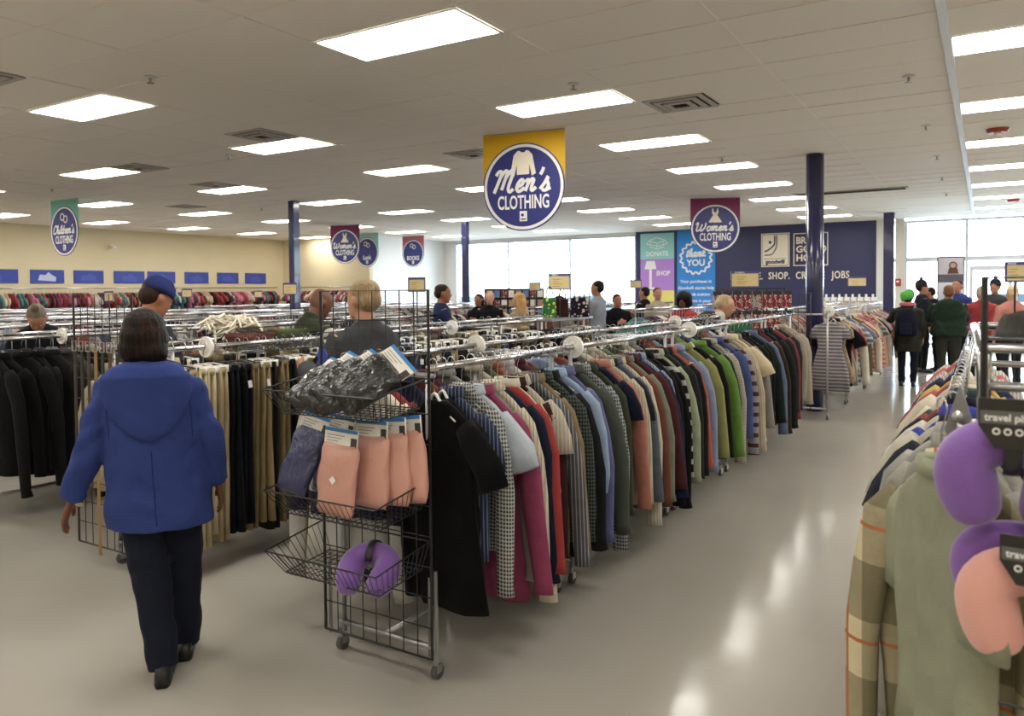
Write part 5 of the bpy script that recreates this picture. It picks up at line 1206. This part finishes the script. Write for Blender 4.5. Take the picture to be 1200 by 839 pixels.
    rows = [(hem, .185*B, .135*B, 0), (hem+(.98-hem)*.5, .185*B, .135*B, 0), (.98, .178*B, .128*B, 0), (1.10, .168*B, .12*B, 0), (1.25, .178*B, .125*B, 0), (1.33, sh, .115*B, -.003), (1.385, sh*.93, .095*B, -.008), (1.425, .13*min(B, 1.1), .078*B, -.015), (1.45, .078, .07, -.015), (1.462, .07, .065, -.012)]
    g.loft([ring(z, rx, ry, yc, 28) for z, rx, ry, yc in rows])
    for A, sd in ((AL, -1), (AR, 1)): arm(g, [(A[0][0]*.95, A[0][1], A[0][2]-.012)]+list(A[1:]), .064*topw*slw, .058*topw*slw, .046*topw*slw, cuff=.05)
    if collar: g.tube([TH((.07*sin(t), -.012-.06*cos(t), 1.455)) for t in [radians(-120+240*k/12) for k in range(13)]], .018*s, 8)
    tm_ = fabric(top) if isinstance(top, str) else top
    tp = vox(g, coat_name, tm_, root, res, 4, wr=.011)
    if hood:
        m = MB(); pts = []
        rows = [(1.475, .085, .055, -.075), (1.455, .14, .07, -.10), (1.41, .19, .075, -.12), (1.35, .195, .065, -.13), (1.28, .175, .055, -.14), (1.21, .14, .05, -.145), (1.15, .085, .042, -.145), (1.115, .03, .025, -.142)]
        m.loft([ring(z, rx, ry, yc, 24) for z, rx, ry, yc in rows])
        m.tube([T((.125*sin(t), -.02-.075*cos(t), 1.455-.03*abs(sin(t)))) for t in [radians(-150+300*k/16) for k in range(17)]], .035*s, 8)
        hd = vox(m, 'hood', tm_, root, res*.8, 4)
    # ---- trousers and shoes
    if legs:
        m = MB(); m.loft([ring(z, rx, ry, 0, 20) for z, rx, ry in ((.80, .13*bulk, .10*bulk), (.86, .165*bulk, .125*bulk), (.92, .17*bulk, .125*bulk), (1.0, .15*bulk, .11*bulk))])
        for hp, kn, ft in legP: m.tube([hp, hp.lerp(kn, .4), kn, kn.lerp(ft, .5), ft+Vector((0, 0, -.035))*s], [.097*s*bulk, .088*s*bulk, .068*s*bulk**.5*legw, .062*s*legw, .058*s*legw], 14)
        vox(m, 'trousers', fabric(pants), root, res, 3, wr=.008)
        for hp, kn, ft in legP:
            m = MB(); f = ft
            m.loft([[Vector((f.x+x*s*w_, f.y+y*s, zz*s)) for x, zz in ((-.04, .002), (.04, .002), (.046, .02), (.038, hh), (.0, hh+.012), (-.038, hh), (-.046, .02))] for y, w_, hh in ((-.095, .55, .05), (-.075, .8, .075), (-.02, .85, .09), (.05, .95, .07), (.11, 1.0, .05), (.15, .8, .04), (.168, .4, .03))])
            m.build('shoe', mat('shoe_'+shoe, srgb(shoe), .4), root, True)
    # ---- hair or hat
    hm = hair_mat(haircol, hair2)
    m = MB()
    E = lambda cx, cy, cz, rx, ry, rz: m.loft([[TH((cx+rx*cos(b)*cos(t), cy+ry*cos(b)*sin(t), cz+rz*sin(b))) for t in [2*pi*j/18 for j in range(18)]] for b in [-1.45+2.9*i/9 for i in range(10)]])
    if hair in ('short', 'cap', 'beanie', 'balding'):
        if hair != 'balding': E(0, -.022, 1.635, .083, .098, .075)
        E(0, -.045, 1.585, .079, .075, .075)
    elif hair == 'bob': E(0, -.016, 1.63, .094, .108, .09); E(0, -.034, 1.58, .108, .104, .10); E(-.01, -.045, 1.53, .106, .092, .085); E(.03, -.06, 1.52, .075, .075, .08)
    elif hair == 'long': E(0, -.018, 1.63, .088, .104, .08); E(0, -.05, 1.55, .098, .08, .12); E(0, -.075, 1.43, .10, .06, .13)
    elif hair == 'afro': E(0, -.03, 1.63, .15, .14, .13); E(0, -.04, 1.55, .15, .11, .11)
    elif hair == 'bun': E(0, -.022, 1.635, .083, .10, .078); E(0, -.05, 1.59, .078, .07, .07); E(0, -.03, 1.73, .04, .04, .035)
    if m.v: vox(m, 'hair', hm, root, res*.7, 2)
    if hair == 'cap':
        m = MB(); cm_ = fabric(hatcol)
        m.loft([ring(z, rx, ry, yc, 24, TH) for z, rx, ry, yc in ((1.622, .090, .106, -.01), (1.65, .092, .108, -.012), (1.69, .082, .098, -.014), (1.72, .058, .07, -.014), (1.735, .02, .03, -.012))])
        hat = m.build('cap', cm_, root, True)
        m = MB(); 
        for zz in (1.630, 1.622): pass
        m.loft([[TH((x, y, z+dz)) for dz in (0, .006) for x, y, z in (((-.07*k, .085+.0*k, 1.632), (-.045*k, .15, 1.622), (0, .17, 1.62), (.045*k, .15, 1.622), (.07*k, .085, 1.632)) if dz == 0 else ((.07*k, .085, 1.632), (.045*k, .15, 1.622), (0, .17, 1.62), (-.045*k, .15, 1.622), (-.07*k, .085, 1.632)))] for k in (1.0, 1.02)])
        m.build('cap_brim', cm_, hat)
    if hair == 'beanie':
        m = MB(); m.loft([ring(z, rx, ry, yc, 24, TH) for z, rx, ry, yc in ((1.60, .088, .104, -.02), (1.635, .096, .112, -.02), (1.64, .09, .106, -.02), (1.69, .082, .096, -.02), (1.73, .055, .065, -.02), (1.745, .02, .025, -.02))])
        hat = m.build('beanie', fabric(hatcol), root, True); p = TH((0, -.02, 1.765)); MB().ell(p, .032*s, .032*s, .03*s, 10, 7).build('pompom', fabric(hatcol), hat, True)
    return root, T, TH, s
P1x = Vector((-3.13, 2.15, 0))
w1, T1, TH1, s1 = person(192, 3.35, 0, 1.615, 'woman seen from behind in a royal blue hooded coat, walking beside the central rack', fabric('#1d3783'), 1.10, slw=1.1, legw=1.22, pants= '#1b2030', skinc='#6b432e', hair='bob', haircol='#0e0805', hair2='#36190a', pos=P1x, rz=radians(50), bulk=1.14, hem=.70, side=-.055, step=(-.115, .13), feetx=(-.03, .045), hood=True, res=.009,
    armL=[(-.165, 0, 1.37), (-.262, -.01, 1.10), (-.375, .03, .83)], armR=[(.16, 0, 1.37), (.235, -.02, 1.10), (.262, .03, .86)], coat_name='hooded_coat', heady=-6, bres=.0055)
from mathutils.bvhtree import BVHTree
coat = [o for o in w1.children if o.name.startswith('hooded_coat')][0]
bt = BVHTree.FromPolygons([v.co for v in coat.data.vertices], [tuple(p.vertices) for p in coat.data.polygons])
SEAM = fabric('#0c1f60')
def seam(pts, r=.0022):
    q = []
    for x, z in pts:
        p = T1((x, 0, z)); hit = bt.ray_cast(Vector((p.x, -1, p.z)), Vector((0, 1, 0)))[0]
        if hit: q.append(hit+Vector((0, .0005, 0)))
    if len(q) > 1: MB().tube(q, r, 6).build('seam', SEAM, coat, True)
seam([(0, .73+.02*i) for i in range(18)])
for sd in (-1, 1):
    seam([(sd*(.175+.0*i), 1.34-.02*i) for i in range(12)])
    seam([(sd*(.19-.012*i), 1.375-.012*i) for i in range(3)])
person(160, 5.3, -62, 1.80, 'man in a blue baseball cap and grey sweatshirt behind the trousers row', '#3d4046', 1.05, '#23252c', '#a06a4e', 'cap', '#2a1a12', 'reach', lean=8, headp=22, hatcol='#1d2f72', coat_name='sweatshirt')
person(48, 7.4, 172, 1.66, 'older woman with greying hair and black jacket bending over a rack at left', '#16161a', 1.1, '#22242a', '#b07c64', 'bun', '#6b5f52', 'reach', lean=16, headp=42)
person(356, 6.4, -65, 1.74, 'bald man in a green jacket with white collar looking down', '#39402f', 1.1, '#2a2b2e', '#6a4330', 'none', '#2a1a12', 'reach', lean=9, headp=24, collar=True)
person(430, 4.65, 42, 1.76, 'older man with thin fair hair and a grey jacket, back turned, behind the grid panel', '#45474a', 1.15, '#2a2c30', '#b58468', 'short', '#8f7b5c', 'reach', lean=2, headp=4, bulk=1.1, collar=True, res=.012)
person(518, 10.4, -85, 1.77, 'man in a navy sweater in profile, left of the shop window', '#1d2a55', 1.05, '#22242c', '#9a6850', 'short', '#2b1c14', 'reach', headp=8, res=.018)
person(561, 14.5, 150, 1.62, 'dark-haired person in black before the shop window', '#121216', 1.0, '#15161a', '#8a5a44', 'long', '#0f0c0b', res=.022)
person(574, 14.0, 168, 1.66, 'fair-haired woman with a black coat before the shop window', '#141418', 1.05, '#1a1b20', '#c0917a', 'short', '#a07a50', res=.022)
person(608, 12.0, 60, 1.64, 'blonde long-haired woman in a tan top before the tiered rack', '#a08a68', 1.0, '#2a2b30', '#b98a70', 'long', '#b08c58', res=.02)
person(657, 11.2, -100, 1.60, 'brown-haired woman behind the tote bags', '#7a6a66', 1.0, '#2a2b30', '#b0806a', 'long', '#2a1512', res=.02)
person(700, 13.0, 70, 1.83, 'man in a pale grey shirt facing the window with a raised hand', '#8f95a3', 1.05, '#2a2c33', '#9a6c54', 'short', '#1b1513', 'raise', res=.018)
person(723, 13.2, -150, 1.60, 'man in a black jacket sorting clothes right of the grey-shirted man', '#0e1016', 1.15, '#16171c', '#a8745e', 'short', '#2a1e18', 'reach', res=.018, headp=10)
person(755, 15.5, 60, 1.72, 'man in black before the purple banner, facing left', '#15171c', 1.0, '#1c1d22', '#a8745e', 'short', '#17110e', res=.02)
person(771, 14.8, -160, 1.70, 'person in a cream top before the purple banner', '#b0a490', 1.0, '#2c2d33', '#a8745e', 'short', '#2b1b15', res=.02)
person(801, 12.4, 160, 1.60, 'woman with big black curly hair and a red jacket', '#9c1820', 1.05, '#1c1d22', '#5c3628', 'afro', '#0c0a0a', 'reach', res=.018)
person(803, 9.0, -75, 1.78, 'grey-blond person in a dark brown coat bending over the racks', '#2e241d', 1.25, '#1c1b1a', '#b98a70', 'short', '#a58f72', 'reach', lean=44, headp=-10, res=.016, bulk=1.1)
person(1081, 15.2, -75, 1.78, 'person in a grey bobble hat and dark jacket near the entrance', '#1a2228', 1.1, '#1a1c20', '#a87660', 'beanie', '#2a1c16', res=.018, hatcol='#2c2a30')
w17, T17, TH17, s17 = person(1064, 13.1, -8, 1.60, 'person in a green hat and olive coat with a navy backpack in the aisle', '#34352d', 1.2, '#1c2230', '#a87660', 'short', '#2a1c16', res=.018, hem=.62, armL=[(-.20, 0, 1.38), (-.32, .12, 1.15), (-.42, .30, 1.12)], coat_name='long_coat', shoe='#0c0e18')
m = MB(); m.loft([[TH17((rx*cos(t)+dx, -.01+ry*sin(t), z+.03*cos(t))) for t in [2*pi*j/20 for j in range(20)]] for z, rx, ry, dx in ((1.55, .095, .11, 0), (1.60, .115, .12, 0), (1.66, .12, .12, -.01), (1.71, .10, .10, -.02), (1.73, .04, .05, -.02))])
m.build('green_hat', fabric('#4fbf3e'), w17, True)
m = MB(); m.tube([TH17((.10*cos(t), .0+.1*sin(t), 1.47)) for t in [2*pi*j/12 for j in range(13)]], .04*s17, 8); m.build('pink_scarf', fabric('#c2606a'), w17, True)
def world_of(o, p): return Matrix.Translation(o.location) @ Matrix.Rotation(o.rotation_euler.z, 4, 'Z') @ Vector(p)
bp_ = MB(); bp_.loft([[Vector((rx*(abs(cos(t))**.6)*(1 if cos(t) >= 0 else -1), ry*(abs(sin(t))**.7)*(1 if sin(t) >= 0 else -1), z)) for t in [2*pi*j/20 for j in range(20)]] for z, rx, ry in ((-.24, .12, .06), (-.21, .155, .09), (0, .16, .10), (.16, .14, .085), (.22, .09, .05))])
bk = bp_.build('backpack', fabric('#161a2c'), None, True, world_of(w17, (.02, -.25, 1.10)), (0, 0, w17.rotation_euler.z)); tag(bk, 'navy backpack worn by the person in the green hat', 'backpack')
for sx in (-.09, .09): MB().tube([(sx, .05, .2), (sx*1.1, .12, .26), (sx*1.15, .17, .24)], [(.02, .006)]*3, 6).build('strap', BLACKP, bk)
MB().box(-.09, .09, -.118, -.09, -.2, -.02).build('front_pocket', fabric('#1c2136'), bk)
w18, T18, _, s18 = person(1112, 12.8, 6, 1.70, 'person in a dark green hooded jacket, back turned, at the end of the aisle', '#22362a', 1.35, '#3a3a36', '#a87660', 'short', '#6b4a35', 'reach', hem=.86, bulk=1.1, hood=True, res=.016)
person(1122, 15.0, 150, 1.80, 'man in a blue and black jacket facing the green-jacketed person', '#1a2f80', 1.1, '#1c1d22', '#a8745e', 'short', '#1c1512', res=.02)
person(1100, 15.4, 80, 1.68, 'person in a dark navy coat bending left of the green jacket', '#151c30', 1.15, '#1c1d22', '#a8745e', 'short', '#15110f', 'reach', lean=14, res=.02)
person(1150, 13.2, 20, 1.68, 'grey-haired person in a bright red jacket with cream lettering', '#a01c22', 1.15, '#1c1d22', '#b58a76', 'short', '#b0a090', 'reach', res=.018)
person(1166, 14.6, 160, 1.78, 'man with a dark knitted cap and grey jacket near the doors', '#3d4148', 1.1, '#1c1d22', '#a8745e', 'beanie', '#1c1512', res=.02, hatcol='#20242c')
person(1186, 12.5, 30, 1.68, 'fair-haired person in a pink top behind the right grid panel', '#c2786a', 1.1, '#2c2d33', '#c0917a', 'short', '#c9b088', res=.02)
bpy.data.scenes.remove(SCRATCH)
